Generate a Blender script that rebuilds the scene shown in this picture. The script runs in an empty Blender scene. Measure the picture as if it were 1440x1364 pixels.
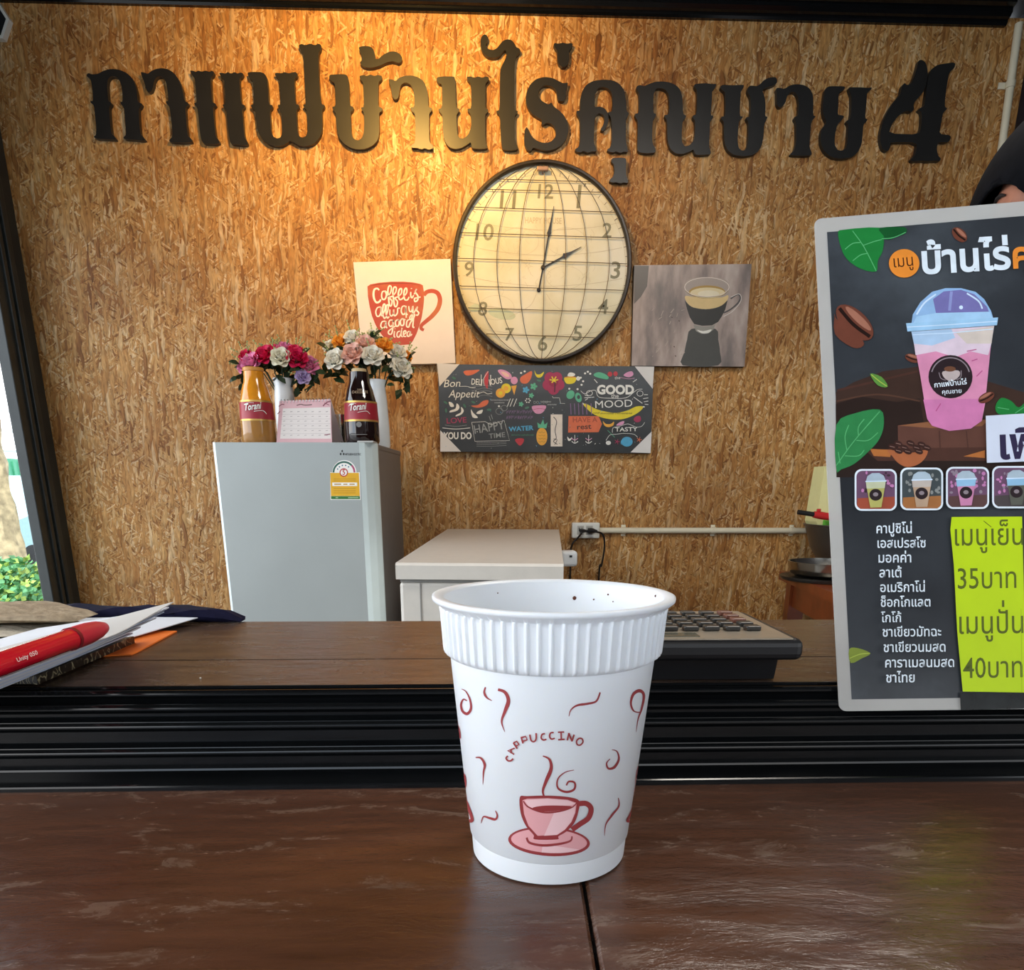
import bpy, bmesh, math, random
from math import pi, sin, cos, radians, sqrt, atan2
from mathutils import Vector, Matrix
from mathutils.geometry import tessellate_polygon
random.seed(7)
SC = bpy.context.scene
COL = SC.collection

# ---------------------------------------------------------------- camera
F, CX, CY, HCAM = 1010.0, 720.0, 988.0, 1.25
YAW, PIT, ROLL = radians(2.05), radians(16.6), radians(0.15)
fw = Vector((sin(YAW)*cos(PIT), cos(YAW)*cos(PIT), -sin(PIT)))
rt = Vector((cos(YAW), -sin(YAW), 0)); up = rt.cross(fw)
rt, up = cos(ROLL)*rt+sin(ROLL)*up, cos(ROLL)*up-sin(ROLL)*rt
CAM = Vector((0, 0, HCAM))
cd = bpy.data.cameras.new('camera'); cam = bpy.data.objects.new('camera', cd); COL.objects.link(cam)
cam.matrix_world = Matrix(((rt.x, up.x, -fw.x, 0), (rt.y, up.y, -fw.y, 0), (rt.z, up.z, -fw.z, HCAM), (0, 0, 0, 1)))
cd.sensor_fit = 'HORIZONTAL'; cd.sensor_width = 36; cd.lens = F/1440*36
cd.shift_y = (CY-682)/1440; cd.clip_start = 0.01; cd.clip_end = 100
SC.camera = cam
SC.view_settings.view_transform = 'Standard'; SC.view_settings.look = 'None'
SC.view_settings.gamma = 1; SC.view_settings.use_curve_mapping = False
SC.view_settings.exposure = 0.0

# ---------------------------------------------------------------- world and lights
wd = bpy.data.worlds.new('sky'); SC.world = wd; wd.use_nodes = True
nt = wd.node_tree; nt.nodes.clear()
wo = nt.nodes.new('ShaderNodeOutputWorld'); wb = nt.nodes.new('ShaderNodeBackground')
tcw = nt.nodes.new('ShaderNodeTexCoord'); nzw = nt.nodes.new('ShaderNodeTexNoise'); crw = nt.nodes.new('ShaderNodeValToRGB')
nzw.inputs['Scale'].default_value = 2.2; nzw.inputs['Detail'].default_value = 5
crw.color_ramp.elements[0].color = (0.55, 0.72, 0.92, 1); crw.color_ramp.elements[0].position = .35
crw.color_ramp.elements[1].color = (1, 1, 1, 1); crw.color_ramp.elements[1].position = .6
nt.links.new(tcw.outputs['Generated'], nzw.inputs['Vector']); nt.links.new(nzw.outputs['Fac'], crw.inputs['Fac'])
spw = nt.nodes.new('ShaderNodeSeparateXYZ'); nt.links.new(tcw.outputs['Generated'], spw.inputs[0])
mxw = nt.nodes.new('ShaderNodeMapRange'); nt.links.new(spw.outputs[0], mxw.inputs[0])      # brighter sky on the street (left) side
mxw.inputs[1].default_value = -1; mxw.inputs[2].default_value = 1; mxw.inputs[3].default_value = 1.55; mxw.inputs[4].default_value = .45
vmw = nt.nodes.new('ShaderNodeVectorMath'); vmw.operation = 'SCALE'; nt.links.new(crw.outputs['Color'], vmw.inputs[0]); nt.links.new(mxw.outputs[0], vmw.inputs['Scale'])
nt.links.new(vmw.outputs[0], wb.inputs['Color']); nt.links.new(wb.outputs[0], wo.inputs[0])
wb.inputs['Strength'].default_value = 3.6

def lamp(name, kind, loc, aim, energy, color, size=0.1, spot=70, blend=.8):
    l = bpy.data.lights.new(name, kind); l.energy = energy; l.color = color
    if kind == 'SPOT': l.spot_size = radians(spot); l.spot_blend = blend; l.shadow_soft_size = size
    elif kind == 'POINT': l.shadow_soft_size = size
    elif kind == 'AREA': l.size = size
    elif kind == 'SUN': l.angle = size
    o = bpy.data.objects.new(name, l); COL.objects.link(o); o.location = loc
    o.rotation_euler = (Vector(aim)-Vector(loc)).to_track_quat('-Z', 'Y').to_euler()
    return o
lamp('ceiling_spot_light', 'SPOT', (-0.26, 1.85, 2.56), (-0.26, 2.72, 2.42), 100, (1.0, 0.56, 0.13), .05, 112, 1.0)
lamp('added_fill_light', 'AREA', (.75, 1.15, 2.63), (.75, 1.35, 0), 26, (1.0, .93, .84), .55)  # unseen fill lamp added to brighten the right side
lamp('daylight_sun', 'SUN', (-3, -3, 6), (-3.6, 2, 0), 1.6, (1.0, .96, .9), .03)

# ---------------------------------------------------------------- picture rays onto real planes (layout measuring)
def ray(x, y): return fw + rt*((x-CX)/F) + up*((CY-y)/F)
def onY(x, y, Y): d = ray(x, y); return CAM + d*(Y/d.y)
def onX(x, y, X): d = ray(x, y); return CAM + d*(X/d.x)
def onZ(x, y, Z): d = ray(x, y); return CAM + d*((Z-HCAM)/d.z)
def zoomed(ox, oy, s): return lambda pts: [(ox+p[0]/s, oy+p[1]/s) for p in pts]

# ---------------------------------------------------------------- materials
def lin(h):
    if isinstance(h, (tuple, list)): return tuple(h[:3])+(1,)
    h = h.lstrip('#'); v = [int(h[i:i+2], 16)/255 for i in (0, 2, 4)]
    return tuple(c/12.92 if c <= .04045 else ((c+.055)/1.055)**2.4 for c in v)+(1,)
MATS = {}
def mat(name, col, rough=.5, metal=0, spec=.5, vary=.06, scale=30, bump=0, alpha=1, trans=0, coat=0, ior=1.45, sss=0):
    if name in MATS: return MATS[name]
    m = bpy.data.materials.new(name); m.use_nodes = True; nt = m.node_tree; b = nt.nodes['Principled BSDF']
    c = lin(col)
    tc = nt.nodes.new('ShaderNodeTexCoord'); nz = nt.nodes.new('ShaderNodeTexNoise')
    nz.inputs['Scale'].default_value = scale; nz.inputs['Detail'].default_value = 4
    nt.links.new(tc.outputs['Object'], nz.inputs['Vector'])
    cr = nt.nodes.new('ShaderNodeValToRGB')
    cr.color_ramp.elements[0].position = .3; cr.color_ramp.elements[1].position = .7
    cr.color_ramp.elements[0].color = tuple(x*(1-vary) for x in c[:3])+(1,)
    cr.color_ramp.elements[1].color = tuple(min(1, x*(1+vary)) for x in c[:3])+(1,)
    nt.links.new(nz.outputs['Fac'], cr.inputs['Fac']); nt.links.new(cr.outputs['Color'], b.inputs['Base Color'])
    b.inputs['Roughness'].default_value = rough; b.inputs['Metallic'].default_value = metal
    b.inputs['Specular IOR Level'].default_value = spec; b.inputs['IOR'].default_value = ior
    b.inputs['Alpha'].default_value = alpha; b.inputs['Transmission Weight'].default_value = trans
    b.inputs['Coat Weight'].default_value = coat
    if sss: b.inputs['Subsurface Weight'].default_value = sss; b.inputs['Subsurface Radius'].default_value = (.01, .008, .006); b.inputs['Subsurface Scale'].default_value = .3
    if bump:
        bp = nt.nodes.new('ShaderNodeBump'); bp.inputs['Strength'].default_value = bump; bp.inputs['Distance'].default_value = .002
        nt.links.new(nz.outputs['Fac'], bp.inputs['Height']); nt.links.new(bp.outputs['Normal'], b.inputs['Normal'])
    MATS[name] = m
    return m
class NB:                                  # tiny node helper
    def __init__(s, name):
        s.m = bpy.data.materials.new(name); s.m.use_nodes = True; s.t = s.m.node_tree; s.b = s.t.nodes['Principled BSDF']
        s.tc = s.t.nodes.new('ShaderNodeTexCoord'); MATS[name] = s.m
    def n(s, kind, **kw):
        n = s.t.nodes.new('ShaderNode'+kind)
        for k, v in kw.items():
            if hasattr(n, k): setattr(n, k, v)
            else: s.put(n.inputs[k.replace('_', ' ')], v)
        return n
    def put(s, sock, v):
        if isinstance(v, bpy.types.NodeSocket): s.t.links.new(v, sock)
        else: sock.default_value = v
    def math(s, op, a, b=0.0, c=None):
        n = s.t.nodes.new('ShaderNodeMath'); n.operation = op; s.put(n.inputs[0], a); s.put(n.inputs[1], b)
        if c is not None: s.put(n.inputs[2], c)
        return n.outputs[0]
    def mix(s, f, a, b, kind='MIX'):
        n = s.t.nodes.new('ShaderNodeMix'); n.data_type = 'RGBA'; n.blend_type = kind
        s.put(n.inputs[0], f); s.put(n.inputs[6], a); s.put(n.inputs[7], b); return n.outputs[2]
    def ramp(s, f, stops):
        n = s.t.nodes.new('ShaderNodeValToRGB'); e = n.color_ramp.elements
        while len(e) < len(stops): e.new(.5)
        for k, (p, c) in enumerate(stops): e[k].position = p; e[k].color = lin(c)
        s.put(n.inputs[0], f); return n.outputs[0]

# ---------------------------------------------------------------- mesh building
class MB:
    def __init__(s): s.v = []; s.f = []; s.m = []; s.sm = []
    def add(s, vs, fs, mi=0, smooth=False):
        o = len(s.v); s.v += [Vector(v) for v in vs]
        for f in fs: s.f.append([i+o for i in f]); s.m.append(mi); s.sm.append(smooth)
    def bm(s, b, M=None, mi=0, smooth=False):
        b.verts.ensure_lookup_table(); b.verts.index_update()
        s.add([(M @ v.co) if M else v.co.copy() for v in b.verts], [[v.index for v in f.verts] for f in b.faces], mi, smooth); b.free()
    def box(s, x0, x1, y0, y1, z0, z1, bev=0, mi=0, M=None, seg=2):
        b = bmesh.new(); bmesh.ops.create_cube(b, size=1)
        for v in b.verts: v.co = Vector(((x0+x1)/2+v.co.x*(x1-x0), (y0+y1)/2+v.co.y*(y1-y0), (z0+z1)/2+v.co.z*(z1-z0)))
        if bev: bmesh.ops.bevel(b, geom=b.edges[:], offset=bev, segments=seg, affect='EDGES', profile=.5)
        s.bm(b, M, mi, False)
    def lathe(s, prof, c=(0, 0, 0), seg=32, mi=0, smooth=True, M=None, a0=0, a1=2*pi, rmod=None):
        vs = []; fs = []; full = abs(a1-a0-2*pi) < 1e-6; n = seg if full else seg+1
        for k, (r, z) in enumerate(prof):
            for j in range(n):
                a = a0+(a1-a0)*j/seg; rr = r+(rmod(a, k) if rmod else 0)
                p = Vector((c[0]+rr*cos(a), c[1]+rr*sin(a), c[2]+z)); vs.append(M @ p if M else p)
        for k in range(len(prof)-1):
            for j in range(seg):
                j2 = (j+1) % n; fs.append([k*n+j, k*n+j2, (k+1)*n+j2, (k+1)*n+j])
        s.add(vs, fs, mi, smooth)
    def tube(s, pts, r, seg=8, mi=0, cap=True, smooth=True):
        pts = [Vector(p) for p in pts]; rs = r if isinstance(r, (list, tuple)) else [r]*len(pts)
        vs = []; fs = []; prev = None
        for k, p in enumerate(pts):
            t = (pts[min(k+1, len(pts)-1)]-pts[max(k-1, 0)]).normalized()
            a = prev if prev else (Vector((0, 0, 1)) if abs(t.z) < .9 else Vector((1, 0, 0)))
            u = (a-t*a.dot(t)).normalized(); w = t.cross(u); prev = u
            for j in range(seg):
                g = 2*pi*j/seg; vs.append(p+(u*cos(g)+w*sin(g))*rs[k])
        for k in range(len(pts)-1):
            for j in range(seg):
                j2 = (j+1) % seg; fs.append([k*seg+j, k*seg+j2, (k+1)*seg+j2, (k+1)*seg+j])
        if cap: fs.append(list(range(seg))[::-1]); fs.append([(len(pts)-1)*seg+j for j in range(seg)])
        s.add(vs, fs, mi, smooth)
    def ball(s, c, rx, ry=None, rz=None, seg=16, ring=10, mi=0, M=None):
        ry = rx if ry is None else ry; rz = rx if rz is None else rz
        vs = []; fs = []
        for i in range(ring+1):
            th = pi*i/ring
            for j in range(seg):
                a = 2*pi*j/seg; p = Vector((rx*sin(th)*cos(a), ry*sin(th)*sin(a), rz*cos(th)))
                vs.append((M @ p if M else p)+Vector(c))
        for i in range(ring):
            for j in range(seg):
                j2 = (j+1) % seg; fs.append([i*seg+j, (i+1)*seg+j, (i+1)*seg+j2, i*seg+j2])
        s.add(vs, fs, mi, True)
    def prism(s, front, back, mi=0, mi_side=None):        # two matching outlines in space -> closed solid
        n = len(front); tri = tessellate_polygon([[Vector(p) for p in front]])
        s.add(list(front)+list(back), [list(t) for t in tri]+[[i+n for i in t][::-1] for t in tri], mi)
        s.add(list(front)+list(back), [[i, i+n, (i+1) % n+n, (i+1) % n] for i in range(n)], mi if mi_side is None else mi_side)
    def extrude(s, prof, x0, x1, mi=0, smooth=False):     # closed (y,z) profile along X
        n = len(prof); A = [Vector((x0, p[0], p[1])) for p in prof]; B = [Vector((x1, p[0], p[1])) for p in prof]
        s.add(A+B, [[i, (i+1) % n, (i+1) % n+n, i+n] for i in range(n)], mi, smooth)
        tri = tessellate_polygon([A]); s.add(A+B, [list(t) for t in tri]+[[i+n for i in t] for t in tri], mi)
def wloc(o):
    v = Vector((0, 0, 0))
    while o: v = v+Vector(o.location); o = o.parent
    return v
def obj(name, mb, mats, parent=None, fix=True, at=None, sharp=38):
    if not isinstance(mats, (list, tuple)): mats = [mats]
    me = bpy.data.meshes.new(name); base = Vector((0, 0, 0))
    if parent: base = wloc(parent)
    elif at is not None: base = Vector(at)
    me.from_pydata([tuple(v-base) for v in mb.v], [], mb.f)
    for m in mats: me.materials.append(m)
    for p, mi, sm in zip(me.polygons, mb.m, mb.sm): p.material_index = mi; p.use_smooth = sm
    if fix:
        b = bmesh.new(); b.from_mesh(me); bmesh.ops.remove_doubles(b, verts=b.verts, dist=1e-6)
        bmesh.ops.recalc_face_normals(b, faces=b.faces[:]); b.to_mesh(me); b.free()
    if any(mb.sm): me.set_sharp_from_angle(angle=radians(sharp))
    me.update()
    o = bpy.data.objects.new(name, me); COL.objects.link(o)
    if parent: o.parent = parent
    else: o.location = base
    return o
def tag(o, label=None, cat=None, group=None, kind=None):
    if label: o['label'] = label
    if cat: o['category'] = cat
    if group: o['group'] = group
    if kind: o['kind'] = kind
    return o
def thing(name, label, cat, loc, group=None):
    o = bpy.data.objects.new(name, None); COL.objects.link(o); o.location = loc; o.empty_display_size = .05
    return tag(o, label, cat, group)
def struct(name, mb, m, label=None): return tag(obj(name, mb, m), label, kind='structure')
def smooth_curve(pts, n=6, closed=False):
    P = [Vector((p[0], p[1])) for p in pts]; out = []; N = len(P)
    if N < 3: return [(p.x, p.y) for p in P]
    for i in range(N if closed else N-1):
        g = lambda k: P[k % N] if closed else P[max(0, min(N-1, k))]
        p0, p1, p2, p3 = g(i-1), g(i), g(i+1), g(i+2)
        for k in range(n):
            t = k/n
            q = .5*((2*p1)+(p2-p0)*t+(2*p0-5*p1+4*p2-p3)*t*t+(3*p1-p0-3*p2+p3)*t**3); out.append((q.x, q.y))
    if not closed: out.append((P[-1].x, P[-1].y))
    return out
def chaikin(pts):
    out = []; n = len(pts)
    for i in range(n):
        a, b = pts[i], pts[(i+1) % n]
        out += [(a[0]*.8+b[0]*.2, a[1]*.8+b[1]*.2), (a[0]*.2+b[0]*.8, a[1]*.2+b[1]*.8)]
    return out
def ell(cx, cy, rx, ry, rot=0, n=28, a0=0, a1=2*pi):
    c, s = cos(rot), sin(rot)
    m = n if abs(a1-a0-2*pi) < 1e-6 else n+1
    return [(cx+rx*cos(a)*c-ry*sin(a)*s, cy+rx*cos(a)*s+ry*sin(a)*c) for a in [a0+(a1-a0)*k/n for k in range(m)]]
def rrect(x0, y0, x1, y1, r, n=5):
    P = []
    for cx, cy, a in ((x1-r, y0+r, -pi/2), (x1-r, y1-r, 0), (x0+r, y1-r, pi/2), (x0+r, y0+r, pi)):
        P += [(cx+r*cos(a+pi/2*k/n), cy+r*sin(a+pi/2*k/n)) for k in range(n+1)]
    return P

# ---------------------------------------------------------------- lettering
GL = {}; UPV = set('ัิีึื็'); TONE = set('่้๊๋'); LOW = set('ุู')
def raw_text(s, bold):
    c = bpy.data.curves.new('glyph', 'FONT'); c.body = s; c.size = 1; c.resolution_u = 3; c.offset = bold
    o = bpy.data.objects.new('glyph', c); COL.objects.link(o); bpy.context.view_layer.update()
    me = bpy.data.meshes.new_from_object(o.evaluated_get(bpy.context.evaluated_depsgraph_get()))
    v = [(q.co.x, q.co.y) for q in me.vertices]; f = [list(p.vertices) for p in me.polygons]
    bpy.data.objects.remove(o); bpy.data.curves.remove(c); bpy.data.meshes.remove(me)
    return v, f
def glyph(ch, bold):
    k = (ch, bold)
    if k not in GL:
        v, f = raw_text(ch, bold)
        a, _ = raw_text(ch+'l', bold); b, _ = raw_text('l', bold)
        GL[k] = (v, f, max(p[0] for p in a)-max(p[0] for p in b))
    return GL[k]
def text(s, bold=0.0):
    x = 0; V = []; Fc = []; prev = ''
    for i, ch in enumerate(s):
        if ch == ' ': x += .28; continue
        v, f, adv = glyph(ch, bold); dx = dy = 0
        base = next((c for c in reversed(s[:i]) if c not in UPV | TONE | LOW), '')
        if ch in TONE and prev in UPV: dy = .21
        if ch in UPV | TONE and base in 'ปฟฝ' and base: dx = -.13
        o = len(V); V += [(p[0]+x+dx, p[1]+dy) for p in v]; Fc += [[q+o for q in g] for g in f]
        if ch not in UPV | TONE | LOW: x += adv
        prev = ch
    return V, Fc

# ---------------------------------------------------------------- flat artwork printed on a surface
class Art:
    def __init__(s, mapper, max_edge=None): s.map = mapper; s.mb = MB(); s.mats = []; s.me = max_edge; s.layer = 1
    def mi(s, m):
        if m not in s.mats: s.mats.append(m)
        return s.mats.index(m)
    def tris(s, pts, tr, m, off=None):
        off = s.layer*.00012 if off is None else off
        pts = list(pts); mi = s.mi(m); tr = [list(t) for t in tr]
        if s.me:
            cache = {}; out = []; st = []
            for t in tr: st += [[t[0], t[k], t[k+1]] for k in range(1, len(t)-1)]
            def mid(a, b):
                k = (min(a, b), max(a, b))
                if k not in cache: cache[k] = len(pts); pts.append(((pts[a][0]+pts[b][0])/2, (pts[a][1]+pts[b][1])/2))
                return cache[k]
            dist = lambda a, b: math.hypot(pts[a][0]-pts[b][0], pts[a][1]-pts[b][1])
            while st:
                a, b, c = st.pop(); L = [dist(a, b), dist(b, c), dist(c, a)]; q = max(L)
                if q < s.me: out.append([a, b, c]); continue
                if q == L[0]: k = mid(a, b); st += [[a, k, c], [k, b, c]]
                elif q == L[1]: k = mid(b, c); st += [[a, b, k], [a, k, c]]
                else: k = mid(c, a); st += [[a, b, k], [k, b, c]]
            tr = out
        s.mb.add([s.map(p[0], p[1], off) for p in pts], tr, mi, bool(s.me)); s.layer += .02
    def poly(s, pts, m, off=None):
        s.tris(pts, tessellate_polygon([[Vector((p[0], p[1], 0)) for p in pts]]), m, off); s.layer += .1
    def line(s, pts, w, m, sm=4, closed=False, off=None):
        P = smooth_curve(pts, sm, closed) if sm else list(pts)
        if closed: P = P+[P[0]]
        n = len(P); V = []; T = []
        for i, p in enumerate(P):
            t = i/(n-1)
            ww = w if not isinstance(w, (tuple, list)) else (w[0]+(w[1]-w[0])*t*2 if t < .5 else w[1]+(w[2]-w[1])*(t-.5)*2)
            a, b = P[max(0, i-1)], P[min(n-1, i+1)]
            if closed and i in (0, n-1): a, b = P[n-2], P[1]
            d = Vector((b[0]-a[0], b[1]-a[1])); d = d.normalized() if d.length > 1e-9 else Vector((1, 0))
            V += [(p[0]-d.y*ww/2, p[1]+d.x*ww/2), (p[0]+d.y*ww/2, p[1]-d.x*ww/2)]
            if i: k = 2*i; T.append([k-2, k-1, k+1, k])
        s.tris(V, T, m, off)
    def text(s, st, x0, y0, x1, y1, m, bold=0.0, stretch=1.0, shear=0.0, size=None):
        V, T = text(st, bold); a, b = min(p[0] for p in V), max(p[0] for p in V)
        d = Vector((x1-x0, y1-y0)); k = size if size else d.length/(b-a); e = d.normalized(); g = Vector((e.y, -e.x))
        s.tris([tuple(Vector((x0, y0))+e*((p[0]-a+shear*p[1])*k)+g*(p[1]*k*stretch)) for p in V], T, m); s.layer += .1
    def build(s, name, parent): return obj(name, s.mb, s.mats, parent, fix=False)
def on_planeY(Y): return lambda x, y, off: onY(x, y, Y-off)

# ================================================================ setting
WY = 2.70; LX = -1.50
def osb():
    k = NB('osb_board'); o = k.tc.outputs['Object']
    sp = k.n('SeparateXYZ'); k.put(sp.inputs[0], o)
    flat = k.n('CombineXYZ'); k.put(flat.inputs[0], sp.outputs[0]); k.put(flat.inputs[1], sp.outputs[2])
    wob = k.n('TexNoise', Scale=14.0, Detail=3.0); k.put(wob.inputs['Vector'], flat.outputs[0])
    base = k.n('VectorMath', operation='MULTIPLY_ADD'); k.put(base.inputs[0], wob.outputs['Color']); base.inputs[1].default_value = (.026, .026, 0); k.put(base.inputs[2], flat.outputs[0])
    pal = [(0, '#976431'), (.15, '#bd8445'), (.45, '#cf9a58'), (.75, '#dcae6e'), (1, '#efcd9c')]
    col = None; hgt = None
    for ang, wx, ly, seed, th in ((.05, .013, .065, 0, 0), (-.50, .0065, .045, 3, .5), (.55, .0065, .042, 7, .55), (.18, .009, .06, 11, .5), (-.22, .0055, .05, 17, .5), (.95, .0045, .03, 23, .78), (-1.05, .0045, .028, 29, .82), (-.05, .010, .07, 31, .72)):
        mp = k.n('Mapping'); k.put(mp.inputs[0], base.outputs[0]); mp.vector_type = 'TEXTURE'
        mp.inputs['Rotation'].default_value = (0, 0, ang); mp.inputs['Location'].default_value = (seed*.37, seed*.21, 0); mp.inputs['Scale'].default_value = (wx, ly, 1)
        vo = k.n('TexVoronoi', voronoi_dimensions='2D', feature='F1', Scale=1.0); k.put(vo.inputs['Vector'], mp.outputs[0]); vo.inputs['Randomness'].default_value = 1
        sc = k.n('SeparateColor'); k.put(sc.inputs[0], vo.outputs['Color'])
        c = k.ramp(sc.outputs[0], pal)
        edge = k.math('MINIMUM', k.math('MAXIMUM', k.math('MULTIPLY_ADD', vo.outputs['Distance'], 2.4, -1.0), 0.0), 1.0)
        shade = k.math('MULTIPLY_ADD', edge, -.33, 1.04)
        g = k.n('CombineColor')
        for q in range(3): k.put(g.inputs[q], shade)
        c = k.mix(1.0, c, g.outputs[0], 'MULTIPLY')
        h = k.math('MULTIPLY_ADD', edge, -1.0, sc.outputs[2])
        if col is None: col, hgt = c, h
        else:
            msk = k.math('GREATER_THAN', sc.outputs[1], th)
            col = k.mix(msk, col, c); mm = k.n('Mix', data_type='FLOAT'); k.put(mm.inputs[0], msk); k.put(mm.inputs[2], hgt); k.put(mm.inputs[3], h); hgt = mm.outputs[0]
    fine = k.n('TexNoise', Scale=160.0, Detail=3.0); sc2 = k.n('Mapping'); sc2.inputs['Scale'].default_value = (1, .25, 1); k.put(sc2.inputs[0], flat.outputs[0]); k.put(fine.inputs['Vector'], sc2.outputs[0])
    big = k.n('TexNoise', Scale=3.0, Detail=3.0); k.put(big.inputs['Vector'], flat.outputs[0])
    f = k.ramp(fine.outputs['Fac'], [(.25, '#aaa49c'), (.7, '#ffffff')]); b2 = k.ramp(big.outputs['Fac'], [(.3, '#cfc4bb'), (.7, '#ffffff')])
    col = k.mix(.8, col, f, 'MULTIPLY'); col = k.mix(1.0, col, b2, 'MULTIPLY')
    k.put(k.b.inputs['Base Color'], col); k.b.inputs['Roughness'].default_value = .55; k.b.inputs['Specular IOR Level'].default_value = .3
    bp = k.n('Bump', Strength=.3, Distance=.003); k.put(bp.inputs['Height'], hgt); k.put(k.b.inputs['Normal'], bp.outputs[0])
    return k.m
OSB = osb()
BLACK = mat('black_gloss_paint', (.004, .0045, .005), .12, spec=.4, vary=.1, scale=40)
BLACKW = mat('black_painted_wood', (.010, .011, .011), .33, spec=.5, vary=.15, scale=25, bump=.1)
DARK = mat('dark_ceiling_paint', (.02, .018, .017), .6)
b = MB(); b.box(-1.56, 1.72, WY, WY+.1, 0, 2.66); struct('wall_back', b, OSB)
b = MB()
b.box(LX-.03, LX, 2.535, 2.80, 0, 2.75, mi=0); b.box(LX-.03, LX, .33, 2.535, 0, .55); b.box(LX-.03, LX, .33, 2.535, 2.2, 2.75)
struct('wall_left', b, BLACKW)
b = MB(); b.box(1.72, 1.80, .3, 2.80, 0, 2.75); struct('wall_right', b, mat('dark_wall', (.012, .009, .014), .7))  # unseen near end extended to block light from the right
b = MB(); b.box(-1.6, 2.6, -2.4, 2.85, -.1, 0); struct('floor', b, mat('grey_tile_floor', (.30, .28, .26), .35, scale=3, vary=.15))
b = MB(); b.box(-1.6, 2.6, -3.0, 2.85, 2.70, 2.78); struct('ceiling', b, DARK)  # unseen front part extended over the customer side to darken reflections
# black cornice along the top of the back wall: stepped profile
b = MB(); zb = 2.634
b.extrude([(WY, zb), (WY-.012, zb), (WY-.016, zb+.006), (WY-.016, zb+.012), (WY-.026, zb+.016), (WY-.034, zb+.024), (WY-.034, zb+.034), (WY-.05, zb+.040), (WY-.05, zb+.066), (WY, zb+.066)], LX, 1.63)
struct('trim_1', b, BLACK)
# left window: deep black frame with stepped mouldings at the corner, open to the street
b = MB()
def jamb(y0, y1, prot): b.box(LX-.03, LX+prot, y0, y1, 0.55, 2.66, bev=.003)
jamb(2.625, 2.70, .004); jamb(2.605, 2.63, .018); jamb(2.590, 2.61, .006); jamb(2.575, 2.594, .014); jamb(2.532, 2.58, .006)
b.box(LX-.03, LX+.012, .35, 2.54, .55, .60, bev=.003); b.box(LX-.03, LX+.012, .35, 2.54, 2.15, 2.21, bev=.003); b.box(LX-.03, LX+.012, .33, .40, .55, 2.2, bev=.003)
struct('window_1', b, mat('black_frame_wood', (.020, .024, .023), .35, bump=.1, vary=.2, scale=18))

# ---------------------------------------------------------------- outdoors through the left opening
b = MB(); b.box(-30, -1.6, -14, 30, -.16, -.10); struct('ground_outside', b, mat('pale_street', (.42, .43, .42), .8, scale=1.5, vary=.1))
LEAFA = mat('shrub_leaf', (.10, .30, .12), .55, vary=.5, scale=9); LEAFB = mat('shrub_leaf_light', (.33, .48, .10), .5, vary=.4, scale=9)
def leafcloud(mb, c, r, n, size, mi_fn, flat=1.0):
    for _ in range(n):
        while True:
            p = Vector((random.uniform(-1, 1), random.uniform(-1, 1), random.uniform(-1, 1)))
            if .25 < p.length < 1: break
        p = Vector((p.x*r, p.y*r, p.z*r*flat))+Vector(c); d = Vector((random.gauss(0, 1), random.gauss(0, 1), random.gauss(.3, .7))).normalized()
        s = d.orthogonal().normalized(); w = size*random.uniform(.3, .45); L = size*random.uniform(.7, 1.2); nn = d.cross(s)
        mb.add([p, p+d*L*.4+s*w+nn*w*.3, p+d*L, p+d*L*.4-s*w+nn*w*.3], [[0, 1, 2], [0, 2, 3]], mi_fn())
so = onZ(22, 800, .25); so = Vector((-3.3, 0, 0)); q = onX(20, 838, -3.3)
g = thing('garden_shrub', 'leafy green shrub outside the window behind the beige towel', 'shrub', (q.x, q.y, -.1))
b = MB(); leafcloud(b, (q.x, q.y, q.z-.12), .42, 5200, .052, lambda: random.choice((0, 0, 1)), .9); tag(obj('foliage', b, [LEAFA, LEAFB], g, fix=False), kind='stuff')
b = MB()
for k in range(7): a = k*.9; b.tube([(q.x, q.y, -.1), (q.x+.1*cos(a), q.y+.1*sin(a), .25), (q.x+.28*cos(a), q.y+.28*sin(a), q.z)], [.014, .011, .005], 6)
obj('stems', b, mat('shrub_stem', (.12, .08, .05), .8), g)
q = onX(2, 720, -4.4)
g = thing('street_tree', 'yellowish tree trunk outside the left window', 'tree', (q.x, q.y, -.1))
b = MB(); pr = []
for k in range(26): z = k*.12; pr.append((.14-.012*z+.012*sin(k*2.1)+.09*math.exp(-z*3), z))
b.lathe(pr, (q.x-.02, q.y, -.1), 20, rmod=lambda a, k: .012*sin(5*a+k*.7)+.008*sin(9*a-k)); obj('trunk', b, mat('tree_bark', (.42, .34, .20), .85, vary=.45, scale=14, bump=.8), g)
b = MB(); leafcloud(b, (q.x-.3, q.y, 3.4), 1.0, 900, .16, lambda: random.choice((0, 1)), .7); tag(obj('crown', b, [LEAFA, LEAFB], g, fix=False), kind='stuff')
# parked car: pale teal hatch seen side-on, only a slice shows beside the trunk
q = onX(26, 690, -6.6); cxx, cyy = q.x, q.y
g = thing('parked_car', 'pale teal car parked on the street outside the left window', 'car', (cxx, cyy, -.1))
TEAL = mat('car_paint', (.30, .52, .55), .25, coat=.5); GLS = mat('car_glass', (.05, .09, .10), .08)
side = [(-1.9, .25), (-1.95, .55), (-1.85, .78), (-1.1, .92), (-.55, 1.38), (.75, 1.42), (1.45, 1.0), (1.9, .92), (1.98, .55), (1.9, .25)]
b = MB(); b.prism([(cxx+.8, cyy+p[0], p[1]) for p in side], [(cxx-.8, cyy+p[0], p[1]) for p in side]); obj('car_body', b, TEAL, g)
b = MB(); wn = [(-.95, .93), (-.48, 1.30), (.70, 1.34), (1.2, 1.0)]; b.prism([(cxx+.81, cyy+p[0], p[1]) for p in wn], [(cxx+.79, cyy+p[0], p[1]) for p in wn]); obj('side_window', b, GLS, g)
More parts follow.
